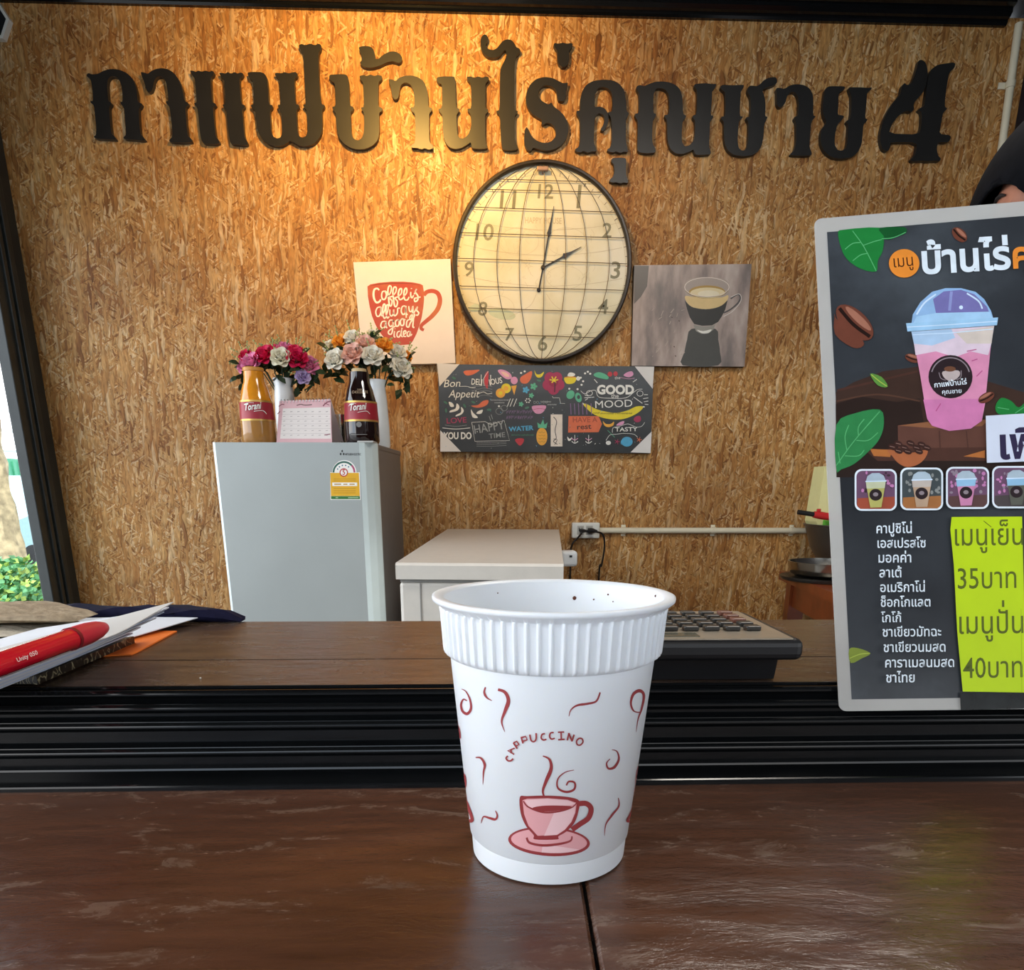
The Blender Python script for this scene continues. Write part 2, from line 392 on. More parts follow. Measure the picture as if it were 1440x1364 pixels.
for yy in (-1.25, 1.25):
    b = MB(); b.lathe([(.05, 0), (.19, .0), (.20, .02), (.31, .03), (.33, .06), (.33, .20), (.30, .22)], M=Matrix.Translation((cxx+.84, cyy+yy, .23)) @ Matrix.Rotation(-pi/2, 4, 'Y'), seg=28); obj('wheel', b, mat('tyre_rubber', (.02, .02, .02), .7), g)
# unseen dark shop front, added behind the camera to darken reflections
b = MB(); b.box(-7, 7, -8.4, -8, -.1, 2.7); b.box(-7.1, 7.1, -8.45, -7.6, 2.7, 2.8)
for k in range(6): b.box(-6+k*2.2, -5+k*2.2, -8.01, -7.97, .1, 2.1, mi=1)
tag(obj('added_shop_front', b, [mat('brown_boards', (.05, .04, .035), .7), mat('shop_shutter', (.09, .09, .09), .5)], at=(0, -8.2, -.1)), 'unseen dark shop front added behind the viewer to darken reflections', 'building')
# green stall wall and white gate across the street
q = onX(14, 640, -8.6)
b = MB(); b.box(q.x-.1, q.x, q.y-2.4, q.y+2.4, -.1, 1.75, bev=.01)
for k in range(24): b.box(q.x, q.x+.03, q.y-2.4+k*.2, q.y-2.32+k*.2, .05, 1.7)
tag(obj('street_fence', b, mat('green_fence_paint', (.10, .42, .24), .5), at=(q.x, q.y, -.1)), 'green fence across the street seen through the left window', 'fence')
b = MB()
for z in (1.9, 2.25, 2.6): b.tube([(q.x-.25, q.y-2.4, z), (q.x-.25, q.y+2.4, z)], .025)
for k in range(5): b.tube([(q.x-.25, q.y-2.4+k*1.2, -.1), (q.x-.25, q.y-2.4+k*1.2, 2.7)], .03)
tag(obj('railing', b, mat('white_rail', (.75, .78, .78), .4), at=(q.x-.25, q.y, -.1)), 'white railing standing behind the green street fence', 'railing')

# ================================================================ raised shop letters on the wall
A = zoomed(110, 40, 7.2); B = zoomed(290, 40, 7.2); Cz = zoomed(450, 40, 7.2); D = zoomed(610, 40, 7.2); E_ = zoomed(790, 80, 6.545); Fz = zoomed(970, 80, 6.545); G = zoomed(1130, 70, 6.545)
def pp(s): v = [int(t) for t in s.split()]; return list(zip(v[::2], v[1::2]))
LET = [
('first letter from the left, an arch on two legs', A(pp('85 465 105 450 135 465 200 460 250 430 310 412 370 410 430 422 490 450 540 495 575 560 595 640 600 735 625 755 645 760 635 790 612 815 615 900 622 1000 632 1075 665 1105 680 1130 640 1135 560 1125 470 1120 455 1105 485 1075 478 980 470 880 462 800 430 765 425 745 450 740 448 660 440 590 420 530 395 495 355 480 320 490 298 520 292 580 298 660 305 735 335 750 332 770 312 800 318 880 325 980 338 1070 370 1095 385 1125 330 1122 250 1120 175 1115 155 1095 180 1080 182 1000 172 900 160 780 125 750 120 735 150 735 145 640 135 560 120 500 85 485'))),
('second letter from the left, a hooked one-legged arch', A(pp('630 440 665 445 705 460 740 430 790 408 850 402 910 412 970 450 1020 520 1055 610 1075 735 1115 750 1110 775 1085 800 1090 880 1098 980 1110 1090 1140 1110 1155 1150 1060 1155 930 1150 918 1130 955 1095 948 980 935 870 922 790 890 755 888 735 915 735 905 640 893 560 870 505 835 480 795 490 770 525 755 600 740 635 710 648 690 625 675 560 650 500'))),
('left of the two plain upright bars', A(pp('1130 425 1165 428 1190 440 1215 425 1250 438 1290 425 1325 440 1355 428 1375 440 1365 475 1340 500 1345 600 1355 745 1390 760 1395 780 1365 800 1372 900 1382 1000 1395 1100 1425 1130 1430 1160 1390 1172 1290 1168 1255 1150 1235 1080 1225 980 1215 880 1205 800 1175 770 1172 755 1200 750 1192 640 1182 510 1150 470'))),
('right of the two plain upright bars', B(pp('130 450 165 448 190 458 220 440 250 458 290 440 315 458 345 445 375 455 365 485 335 510 345 640 355 765 390 775 385 800 362 825 370 900 380 1020 392 1110 420 1150 420 1178 370 1182 270 1172 245 1160 230 1080 215 950 205 830 170 790 165 770 195 765 190 640 180 510 145 480'))),
('wide double-bowl letter with a tall right stem', B(pp('415 450 440 442 500 440 560 442 595 462 615 500 625 600 635 770 670 775 668 800 645 830 650 920 655 1040 675 1090 715 1115 750 1105 772 1060 770 950 765 860 735 815 722 775 755 770 750 650 740 510 700 480 692 455 720 448 760 455 795 440 830 455 870 445 905 440 925 460 915 490 890 510 895 620 905 765 940 775 935 800 912 830 918 930 925 1050 945 1095 975 1105 1010 1090 1028 1040 1025 930 1020 830 985 790 980 770 1010 765 1005 650 995 450 985 260 950 210 935 170 965 155 1000 170 1055 152 1100 170 1140 152 1165 170 1160 215 1135 250 1140 450 1150 650 1165 765 1200 775 1195 800 1170 830 1175 950 1170 1050 1140 1120 1085 1170 1010 1195 940 1185 880 1150 850 1135 820 1160 760 1190 690 1192 620 1165 560 1110 520 1040 505 930 495 830 455 795 450 775 485 765 480 650 470 530 435 505'))),
('U-shaped letter under a wavy tone mark', Cz(pp('92 490 100 470 140 465 250 462 280 480 295 560 300 780 340 795 335 825 308 850 312 950 320 1080 345 1120 385 1135 425 1110 445 1050 448 950 445 850 420 820 415 800 445 795 440 650 435 545 405 510 400 480 440 470 470 482 510 465 550 482 585 470 625 480 630 510 590 545 590 650 590 790 630 805 630 830 598 855 600 950 600 1060 585 1130 535 1185 460 1220 380 1225 300 1205 235 1160 190 1100 172 1020 165 950 160 860 135 825 122 795 158 785 155 680 150 550 110 530'))),
('wavy tone mark floating over the U-shaped letter', Cz(pp('390 190 440 177 500 180 535 200 555 250 560 310 590 310 640 265 700 235 760 232 810 258 835 300 820 340 790 350 740 330 680 340 610 375 540 395 480 398 425 380 402 345 425 320 420 270 400 220'))),
('hooked one-legged arch right after the tone-marked letter', Cz(pp('690 515 730 515 765 535 800 500 860 478 930 475 1000 495 1055 540 1085 620 1095 700 1095 795 1135 805 1130 830 1105 860 1105 960 1105 1060 1110 1160 1145 1180 1145 1215 1100 1228 1060 1210 1030 1225 980 1208 930 1210 920 1185 960 1160 965 1060 965 960 960 860 925 830 915 800 955 795 955 700 945 620 915 565 870 545 830 560 808 600 800 680 780 715 755 718 730 690 718 600'))),
('letter of two stems joined low, above the cup picture', D(pp('28 530 32 495 80 485 200 485 215 500 220 600 225 800 262 815 255 840 230 870 232 960 240 1080 270 1115 310 1110 350 1075 375 1010 380 950 375 870 345 835 340 815 380 810 380 650 375 560 340 520 335 490 370 485 410 498 450 485 490 498 530 485 560 495 555 525 520 560 522 650 520 805 552 820 550 840 520 870 520 960 520 1080 525 1160 548 1195 535 1215 480 1220 400 1215 382 1200 375 1150 340 1175 280 1210 220 1222 160 1205 115 1150 95 1080 90 960 85 870 55 840 45 815 85 805 85 650 80 560 50 555'))),
('tallest letter, with a curling crest above the clock', D(pp('510 60 535 65 550 95 545 130 528 155 530 185 555 210 600 220 640 200 670 160 700 125 745 108 790 118 820 155 835 190 870 205 880 235 860 255 840 270 825 320 818 400 818 600 815 825 852 835 845 855 820 880 820 1000 822 1140 850 1195 848 1225 790 1235 710 1230 690 1205 680 1100 675 1000 670 880 640 850 635 835 668 825 668 600 672 420 695 365 725 310 740 250 725 215 700 235 660 285 600 298 540 285 495 240 475 180 472 120 485 80'))),
('S-shaped letter directly above the clock', D(pp('1360 545 1350 590 1335 620 1338 690 1325 730 1295 740 1262 725 1250 690 1245 640 1215 600 1170 575 1120 575 1080 600 1058 640 1062 690 1090 730 1130 755 1165 770 1190 745 1215 790 1270 830 1320 880 1355 950 1365 1030 1345 1110 1300 1175 1230 1220 1150 1240 1070 1225 1005 1205 985 1240 950 1235 920 1180 915 1100 920 1030 940 995 965 1030 990 1090 1040 1135 1110 1160 1180 1150 1225 1110 1240 1060 1225 1000 1185 960 1140 955 1105 980 1090 960 1100 930 1060 905 1000 870 950 800 930 720 940 640 980 560 1040 510 1120 490 1200 500 1260 530 1310 555'))),
('small dart-shaped tone mark above the S-shaped letter', D(pp('1212 165 1225 145 1260 155 1310 142 1350 155 1395 145 1410 165 1390 200 1370 225 1370 350 1310 400 1255 350 1250 225 1230 200'))),
('arched letter with an inner curl, right of the clock top', E_(pp('120 850 155 830 168 780 168 640 165 570 140 530 135 495 170 495 168 400 185 320 225 255 290 220 380 208 470 215 535 250 575 310 592 400 597 500 620 515 610 545 590 570 590 680 590 780 605 840 610 875 570 870 540 885 500 868 470 880 430 870 415 855 445 835 462 780 460 640 455 560 430 525 425 510 465 500 468 400 460 330 430 290 380 275 335 285 308 325 302 400 302 465 350 455 400 475 430 530 430 600 405 655 380 685 355 670 380 630 395 580 385 535 350 515 320 530 302 570 298 680 295 790 315 840 318 870 270 870 240 882 200 865 170 880 130 870'))),
('short vowel bar hanging below the curled arch, beside the clock', E_(pp('455 945 475 928 580 928 595 945 590 1020 592 1090 610 1140 610 1160 570 1155 540 1165 500 1152 470 1158 440 1148 440 1130 470 1105 485 1060 480 990 460 970'))),
('wide letter of an arch joined to a bowl and stem', E_(pp('685 275 715 258 760 268 800 250 860 228 930 225 1000 235 1060 265 1095 310 1112 380 1115 525 1145 540 1140 560 1112 590 1105 690 1105 780 1130 825 1175 815 1215 770 1228 700 1228 590 1205 560 1205 540 1240 530 1248 400 1245 310 1220 275 1222 250 1270 245 1330 242 1380 250 1425 248 1415 280 1385 305 1382 400 1370 535 1395 545 1390 565 1365 590 1362 700 1355 820 1372 870 1370 895 1300 902 1230 900 1218 870 1210 850 1170 875 1110 895 1050 890 1000 850 975 780 970 680 970 590 948 550 945 535 985 530 990 440 985 350 960 305 915 285 870 290 848 330 842 400 842 515 868 525 862 550 838 580 832 690 835 800 862 845 862 880 790 888 715 880 695 850 700 700 700 590 675 550 672 525 710 515 712 420 710 340 690 300'))),
('narrow bowl letter with a lifted tail, right half of the sign', Fz(pp('280 275 300 255 400 262 500 255 495 285 470 310 465 400 460 545 490 548 485 560 455 580 445 660 440 780 450 840 485 865 520 850 535 800 540 680 540 600 518 570 520 555 555 550 562 450 558 370 530 320 535 280 560 262 620 270 650 250 680 215 730 190 790 185 805 210 800 245 760 265 700 285 665 305 690 370 698 450 692 545 718 552 705 580 685 620 680 720 665 810 630 870 570 905 490 915 400 900 345 855 320 790 315 700 315 600 290 570 290 550 325 545 330 440 325 320 295 300'))),
('hooked one-legged arch, third letter from the right', Fz(pp('795 285 830 285 870 295 920 262 980 250 1050 258 1105 290 1135 350 1138 430 1135 540 1160 545 1150 560 1120 590 1110 700 1100 830 1125 885 1120 905 1050 910 930 905 925 890 960 865 980 780 980 680 978 600 960 570 965 550 995 545 1005 440 995 360 965 320 925 325 895 360 880 420 850 462 820 465 800 430 800 340'))),
('two-storey letter, second from the right', G(pp('215 345 240 335 370 335 385 345 370 370 335 385 322 420 320 520 315 600 355 603 375 612 362 635 310 690 290 780 285 870 310 920 350 930 390 905 405 840 410 740 412 690 390 655 428 638 440 560 440 420 425 385 415 345 450 345 520 345 590 350 630 345 620 370 585 390 580 480 565 630 592 640 575 665 550 690 545 780 535 870 500 945 440 990 350 1005 260 990 195 940 160 870 155 780 170 720 215 670 190 620 175 550 185 430 195 370'))),
('ornate numeral four at the right end', G(pp('1060 95 1095 92 1125 120 1140 170 1145 230 1130 320 1095 400 1040 460 1010 500 1020 550 985 575 960 560 910 575 860 620 810 690 785 770 1060 780 1085 700 1090 580 1055 550 1075 535 1110 520 1125 420 1140 310 1150 230 1180 175 1240 135 1320 125 1375 115 1398 125 1390 165 1340 210 1320 320 1305 430 1300 525 1325 540 1300 565 1280 590 1265 690 1250 775 1350 785 1355 815 1335 850 1240 850 1225 900 1235 970 1265 1000 1255 1025 1200 1022 1150 1028 1090 1020 1000 1028 985 1010 1030 960 1050 850 800 850 800 890 785 925 760 935 725 910 705 840 705 760 730 660 770 570 820 490 890 410 905 330 930 305 955 325 990 310 1020 240 1045 160'))),
]
LETM = mat('black_letter_board', (.016, .0155, .015), .36, spec=.4, vary=.1, scale=20)
LY = WY-.016
for lab, P in LET:
    P = chaikin(P); fr = [onY(x, y, LY) for x, y in P]; bk = [Vector((p.x, WY, p.z)) for p in fr]
    c = sum(fr, Vector())/len(fr); b = MB(); b.prism(fr, bk)
    tag(obj('sign_letter', b, LETM, at=(c.x, WY, c.z)), 'black cut-out sign letter: '+lab, 'letter', 'raised letters of the wall sign')

# ================================================================ bar counter
Z0, Z1, YF, YT, YB = 1.101, 1.145, .346, .389, .59
def counter_wood(name, dark, mid, scuff_sheen, rough):
    k = NB(name); o = k.tc.outputs['Object']
    mp = k.n('Mapping'); mp.inputs['Scale'].default_value = (3, 26, 8); k.put(mp.inputs[0], o)
    g = k.n('TexNoise', Scale=6.0, Detail=6.0, Roughness=.65); k.put(g.inputs['Vector'], mp.outputs[0])
    c = k.ramp(g.outputs['Fac'], [(.3, dark), (.68, mid)])
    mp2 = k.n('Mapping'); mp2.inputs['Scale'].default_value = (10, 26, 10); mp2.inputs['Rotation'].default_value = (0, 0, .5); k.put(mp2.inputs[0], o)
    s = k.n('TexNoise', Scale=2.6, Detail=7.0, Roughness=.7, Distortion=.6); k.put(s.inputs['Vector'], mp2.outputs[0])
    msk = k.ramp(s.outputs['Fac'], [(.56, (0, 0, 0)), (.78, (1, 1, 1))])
    c = k.mix(k.math('MULTIPLY', msk, .42), c, lin(scuff_sheen))  # pale patches: scuffs with sky reflections painted into the colour
    k.put(k.b.inputs['Base Color'], c)
    r = k.math('MULTIPLY_ADD', msk, .22, rough); k.put(k.b.inputs['Roughness'], r)
    k.b.inputs['Specular IOR Level'].default_value = .5
    m3 = k.n('Mapping'); m3.inputs['Scale'].default_value = (30, 60, 40); m3.inputs['Rotation'].default_value = (0, 0, .45); k.put(m3.inputs[0], o)
    w3 = k.n('TexNoise', Scale=1.6, Detail=5.0, Roughness=.6); k.put(w3.inputs['Vector'], m3.outputs[0])
    h = k.math('MULTIPLY_ADD', s.outputs['Fac'], .7, k.math('MULTIPLY_ADD', w3.outputs['Fac'], .5, k.math('MULTIPLY', g.outputs['Fac'], .12)))
    bp = k.n('Bump', Strength=.3, Distance=.003); k.put(bp.inputs['Height'], h); k.put(k.b.inputs['Normal'], bp.outputs[0])
    return k.m
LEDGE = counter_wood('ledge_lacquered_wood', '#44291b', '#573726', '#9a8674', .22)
TOPW = counter_wood('counter_lacquered_wood', '#3a2b21', '#57453a', '#7d7168', .22)
bar = thing('bar_counter', 'dark brown lacquered wooden bar with stepped black moulding under the cup', 'counter', (0, .3, 0))
sa, sb = onZ(821, 1240, Z0), onZ(842, 1364, Z0)
dx = (sb.x-sa.x)/(sb.y-sa.y); X = lambda y: sa.x+dx*(y-sa.y)
gp = .0007
for s in (-1, 1):
    b = MB(); y0, y1 = -.05, YF+.012; xe = -1.35 if s < 0 else 1.35
    P = [(xe, y0), (X(y0)+s*gp, y0), (X(y1)+s*gp, y1), (xe, y1)]
    ch = .0012; Pi = [(xe, y0), (X(y0)+s*(gp+ch), y0), (X(y1)+s*(gp+ch), y1), (xe, y1)]
    n = 4; vs = [Vector((p[0], p[1], Z0-.03)) for p in P]+[Vector((p[0], p[1], Z0-ch)) for p in P]+[Vector((p[0], p[1], Z0)) for p in Pi]
    fs = [[0, 1, 2, 3], [8, 9, 10, 11]]+[[i+4*k, (i+1) % 4+4*k, (i+1) % 4+4*k+4, i+4*k+4] for k in (0, 1) for i in range(4)]
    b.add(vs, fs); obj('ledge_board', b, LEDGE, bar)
# stepped moulding rising from the ledge to the counter edge
def tz(y):                                  # point of the sloping moulding face seen at picture row y
    d = ray(720, y); ny, nz = -(Z1-Z0), (YT-YF); t = (ny*YF+nz*(Z0-HCAM))/(ny*d.y+nz*d.z); return (d.y*t, HCAM+d.z*t)
def out(p, h): L = sqrt((Z1-Z0)**2+(YT-YF)**2); return (p[0]-(Z1-Z0)/L*h, p[1]+(YT-YF)/L*h)
zA = onY(720, 1099, YF).z
prof = [(YF, Z0-.001), (YF, zA-.0012), (YF+.0004, zA-.0004), (YF+.0014, zA)]
Yi = onZ(720, 1079, zA+.0022).y; zA += .0022
for r_top, r_next in ((1049, 1044.5), (1013, 1009), (988, 984.5), (968, None)):
    zt_ = onY(720, r_top, Yi).z
    prof += [(Yi-.0004, zA+.0002), (Yi, zA+.0012), (Yi-.0002, zt_-.0045)]
    for a_ in range(0, 7): t_ = pi*.5*a_/6*1.15-.12; prof.append((Yi+.0012-.0026*cos(t_), zt_-.0022+.0022*sin(t_)))
    zA = zt_-.0026
    if r_next: Yi = onZ(720, r_next, zt_-.0005).y
    else: zA = zt_-.0022
prof += [(YT-.0012, zA), (YT-.0016, Z1-.0012), (YT-.0010, Z1-.0003), (YT, Z1)]
prof += [(YT+.02, Z1-.002), (YT+.02, Z0-.03), (YF, Z0-.03)]
b = MB(); b.extrude(prof, -1.35, 1.35, smooth=False)
obj('moulding', b, BLACK, bar)
ys = .452
for y0, y1 in ((YT+.0004, ys-.0006), (ys+.0006, YB)):
    b = MB(); b.box(-1.35, 1.35, y0, y1, Z1-.03, Z1, bev=.0006, seg=1); obj('countertop_plank', b, TOPW, bar)
b = MB(); b.box(-1.35, 1.35, YF+.03, YB-.02, 0, Z0-.03); b.box(-1.35, 1.35, YF+.03, YB-.02, Z0-.03, Z1-.031); obj('front_panel', b, BLACKW, bar)
b = MB()
for q in ((282, 954),):
    p = onZ(q[0], q[1], Z1); b.ball((p.x, p.y, Z1+.0003), .0006, .0005, .0004, 8, 6)
obj('crumb', b, mat('pale_crumb', '#e8e2d6'), bar)

# ================================================================ coffee cup
cx, cy = .0259, .2801; ZR = 1.2109; ZB = Z0; RR = .047
PLA = mat('white_cup_plastic', '#e3e6e9', .33, spec=.5, vary=.01, sss=.15)
def zfront(py, R): return onY(784, py, cy-R).z
zc0, zc1 = zfront(954, .0428), ZR-.0042         # collar bottom / top
zf = zfront(1217, .0335)                        # foot ring
RT = .0405; RB = .0328
cup = thing('paper_cup', 'white ribbed plastic coffee cup with red drawings standing at front of the bar', 'cup', (cx, cy, Z0))
def rbody(z): return RB+(RT-RB)*(z-ZB)/(zc0-ZB)
b = MB(); b.lathe([(0, .0015), (RB-.003, .0015), (RB-.0016, .0002), (RB-.0004, .0008), (RB+.0002, zf-ZB-.0006), (rbody(zf)-.0007, zf-ZB), (rbody(zf), zf-ZB+.0008), (RT, zc0-ZB), (.0412, zc0-ZB+.0006)], (cx, cy, ZB), 96); obj('cup_body', b, PLA, cup)
NR = 64
def rib(a, k):
    t = (a*NR/(2*pi)) % 1.0; d = min(t, 1-t)
    return .0011*math.exp(-(d/.15)**4) if 2 <= k <= 5 else 0
b = MB(); h = zc1-zc0
b.lathe([(.0408, zc0), (.0414, zc0+.0003), (.0419, zc0+.0016), (.0421, zc0+.003), (.0430, zc1-.002), (.0433, zc1-.0003), (.0437, zc1), (.0462, ZR-.0022), (.0469, ZR-.0016), (RR, ZR-.0008), (.0469, ZR-.0002), (.0460, ZR), (.0428, ZR-.0004), (.0424, ZR-.0012)], (cx, cy, 0), NR*18, rmod=rib); obj('ribbed_collar', b, PLA, cup, sharp=80)
b = MB(); b.lathe([(.0425, ZR-.0010), (.0418, ZR-.006), (.0385, zc0-.001), (rbody(zf)-.0016, zf), (RB-.0024, ZB+.003), (0, ZB+.0028)], (cx, cy, 0), 96); obj('cup_inside', b, PLA, cup)
COF = mat('dried_coffee', '#5a2b14', .5)
def inwall(px, py):                              # inside wall hit
    d = ray(px, py); t = .05
    while t < .6:
        p = CAM+d*t; r = math.hypot(p.x-cx, p.y-cy); ri = .0385+(.0418-.0385)*(p.z-zc0)/(ZR-.006-zc0)
        if p.y > cy-.02 and r > ri-.0003 and p.z < ZR-.001 and t > .25: return p
        t += .0004
for x, y, r in ((808, 841, .0009), (835, 843, .0004), (855, 836, .0004), (922, 838, .0005), (862, 846, .0003), (700, 834, .0003)):
    p = inwall(x, y)
    if p: b = MB(); b.ball(p, r, r*.5, r, 8, 6); obj('coffee_speck', b, COF, cup)
# printed drawings wrapped on the tapered wall
def oncup(px, py, off):
    kk = (RT-RB)/(zc0-ZB); r0 = RB+off-kk*ZB
    for _ in range(80):
        d = ray(px, py); ox, oy = CAM.x-cx, CAM.y-cy; rz = r0+kk*CAM.z; dz = kk*d.z
        a = d.x**2+d.y**2-dz**2; bb = 2*(ox*d.x+oy*d.y-rz*dz); c = ox*ox+oy*oy-rz*rz; D = bb*bb-4*a*c
        if D > 1e-6: break
        px += (772-px)*.006
    return CAM+d*((-bb-sqrt(max(D, 0)))/(2*a))
art = Art(oncup, 5); W = zoomed(580, 780, 2.7275)
RED = mat('cup_print_red', '#963a3c', .4, vary=.1); PNK = mat('cup_print_pink', '#e3a5a8', .4, vary=.03); PNK2 = mat('cup_print_light_pink', '#edc4c6', .4, vary=.03); DRD = mat('cup_print_dark_red', '#7d3236', .4)
S = 1/2.7275
def st(pts, w, m=RED): art.line(W(pts), [x*S for x in w] if isinstance(w, tuple) else w*S, m, 6)
st([(188, 515), (205, 525), (220, 555), (224, 590), (210, 610), (192, 600), (186, 575), (195, 555), (208, 560)], (2, 11, 4))
st([(305, 560), (285, 548), (275, 528), (280, 508)], (2, 9, 5)); st([(328, 517), (355, 528), (368, 560), (355, 600), (342, 640), (354, 680)], (10, 15, 1))
st([(600, 620), (608, 595), (632, 578), (670, 572), (705, 562), (720, 528)], (2, 9, 6))
st([(878, 605), (850, 600), (838, 570), (848, 535), (872, 522), (888, 540), (880, 590), (866, 630), (858, 680)], (3, 13, 1))
st([(242, 778), (262, 780), (277, 805), (272, 835), (270, 882)], (4, 10, 1)); st([(263, 1030), (272, 1005), (295, 1010), (318, 1015), (325, 1000), (318, 982)], (2, 10, 3))
st([(765, 748), (785, 755), (792, 785), (775, 815), (752, 820), (745, 800), (758, 783)], (2, 10, 3)); st([(790, 933), (792, 965), (765, 1000), (742, 1035), (737, 1078)], (3, 8, 1))
st([(500, 772), (525, 785), (532, 820), (512, 870), (500, 910), (515, 945)], (4, 15, 3)); st([(620, 826), (585, 835), (558, 860), (558, 895), (590, 910), (620, 900), (622, 875), (600, 870), (590, 885)], (2, 9, 6))
st([(188, 830), (200, 850), (203, 880), (198, 900)], 7); st([(195, 925), (210, 960), (225, 1000), (228, 1020), (215, 1020)], 12); st([(168, 640), (180, 680), (182, 705)], 7)
st([(872, 800), (862, 835), (858, 880), (858, 920)], 6); art.poly(W([(866, 815), (874, 835), (868, 900), (858, 930), (855, 880)]), PNK); st([(850, 960), (840, 990), (825, 1020), (836, 1022)], 9)
# saucer
art.poly(W(ell(524, 1100, 157, 56, .06, 40)), RED); art.poly(W(ell(524, 1098, 146, 46, .06, 40)), PNK)
art.poly(W(ell(524, 1098, 146, 46, .06, 20, .6, 1.75)+[(500, 1110)]), PNK2)
st([(438, 1085), (450, 1105), (500, 1115), (560, 1110), (605, 1098), (612, 1080)], (8, 10, 5))
# bowl of the drawn cup
bowl = [(412, 930), (440, 926), (520, 924), (600, 930), (640, 945), (635, 990), (620, 1030), (590, 1062), (560, 1080), (555, 1092), (470, 1092), (465, 1075), (435, 1040), (415, 990)]
st([(640, 955), (668, 955), (685, 975), (675, 1010), (640, 1035), (612, 1055)], 20); 
art.poly(W(smooth_curve(bowl, 4, True)), RED)
art.poly(W([(422, 942), (440, 936), (520, 934), (595, 940), (630, 952), (625, 990), (610, 1025), (585, 1055), (555, 1075), (480, 1078), (445, 1040), (428, 995)]), PNK)
art.poly(W([(545, 985), (625, 960), (622, 990), (608, 1025), (583, 1055), (553, 1075), (505, 1078)]), PNK2)
art.poly(W([(430, 942), (520, 936), (595, 942), (628, 955), (600, 962), (520, 966), (450, 975)]), PNK2)
art.poly(W(smooth_curve([(460, 972), (500, 963), (560, 962), (612, 966), (570, 980), (500, 985)], 4, True)), RED)
st([(425, 945), (445, 968), (500, 988), (560, 985), (610, 970), (632, 950)], (5, 7, 4))
# hand lettered word on an arc
word = [[[(366, 772), (359, 780), (366, 790), (378, 790), (386, 782)]],
        [[(390, 766), (366, 752), (392, 742)], [(379, 762), (378, 747)]],
        [[(402, 744), (387, 722)], [(387, 722), (400, 716), (408, 728), (396, 735)]],
        [[(424, 724), (417, 700)], [(416, 702), (434, 697), (440, 710), (422, 716)]],
        [[(450, 690), (455, 712), (466, 717), (474, 707), (474, 684)]],
        [[(508, 686), (497, 690), (494, 703), (502, 711), (514, 708)]],
        [[(542, 682), (530, 684), (526, 697), (533, 707), (546, 704)]],
        [[(558, 681), (582, 680)], [(570, 681), (571, 708)], [(559, 710), (584, 708)]],
        [[(594, 712), (600, 684)], [(600, 684), (612, 716)], [(612, 716), (620, 690)]],
        [[(640, 704), (630, 714), (632, 728), (644, 730), (654, 718), (650, 706), (640, 704)]]]
for wi, L in enumerate(word):
    for s in L: art.line(W(s), 6.0*S, RED, 0 if wi in (1, 2, 3, 7, 8) else 6)
o = art.build('printed_drawings', cup)

# ================================================================ refrigerator
def rotz(c, a): return Matrix.Translation(Vector((c[0], c[1], 0))) @ Matrix.Rotation(a, 4, 'Z')
fx, fy, fa, fwid, fdep, fz = -.775, 2.186, -.051, .464, .455, HCAM+.122
M = rotz((fx, fy), fa)
fr = thing('refrigerator', 'silver grey one-door refrigerator against the chipboard wall', 'refrigerator', (fx+.23, fy+.22, 0))
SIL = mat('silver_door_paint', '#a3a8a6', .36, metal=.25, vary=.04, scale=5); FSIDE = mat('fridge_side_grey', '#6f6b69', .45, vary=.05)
EDGE_SHEEN = mat('fridge_edge_sheen', '#cfdcdc', .28, metal=.1, vary=.02)
b = MB(); b.box(.008, fwid-.004, .05, fdep, .03, fz-.004, bev=.006, M=M); b.box(.004, fwid-.002, .045, fdep+.002, fz-.016, fz, bev=.004, M=M); obj('cabinet', b, FSIDE, fr)
# door with a soft front and bevelled edges, painted pale for reflected light
def door(z0, z1, nm):
    pr = [(.012, -.004), (fwid-.045, -.004)]
    b = MB(); ptsF = pr+[(fwid-.045, .046), (.012, .046)]
    lo = [M @ Vector((p[0], p[1], z0)) for p in ptsF]; hi = [M @ Vector((p[0], p[1], z1)) for p in ptsF]; b.prism(hi, lo)
    d = obj(nm, b, SIL, fr)
    b = MB()
    for P in ([(0, .010), (.004, .0), (.0118, -.004), (.0118, .046), (0, .046)], [(fwid-.0448, -.004), (fwid-.030, .002), (fwid-.012, .018), (fwid, .036), (fwid, .046), (fwid-.0448, .046)]):
        lo = [M @ Vector((p[0], p[1], z0)) for p in P]; hi = [M @ Vector((p[0], p[1], z1)) for p in P]; b.prism(hi, lo)
    obj('door_edge', b, EDGE_SHEEN, d); return d
dr = door(.06, fz+.001, 'door')
b = MB(); b.box(fwid-.05, fwid-.004, .0, .06, fz+.001, fz+.006, bev=.002, M=M); obj('hinge_cover', b, mat('light_grey_plastic', '#b9b9b6', .4), fr)
for x in (.04, fwid-.04):
    for y in (.07, fdep-.04): b = MB(); b.lathe([(.016, 0), (.018, .01), (.012, .031)], M=M @ Matrix.Translation((x, y, 0)), seg=14); obj('foot', b, BLACKW, fr)
def ondoor(px, py, off):
    n = M.to_3x3() @ Vector((0, -1, 0)); o = M @ Vector((0, -.0042, 0)); d = ray(px, py); t = (o-CAM).dot(n)/d.dot(n); return CAM+d*t+n*off
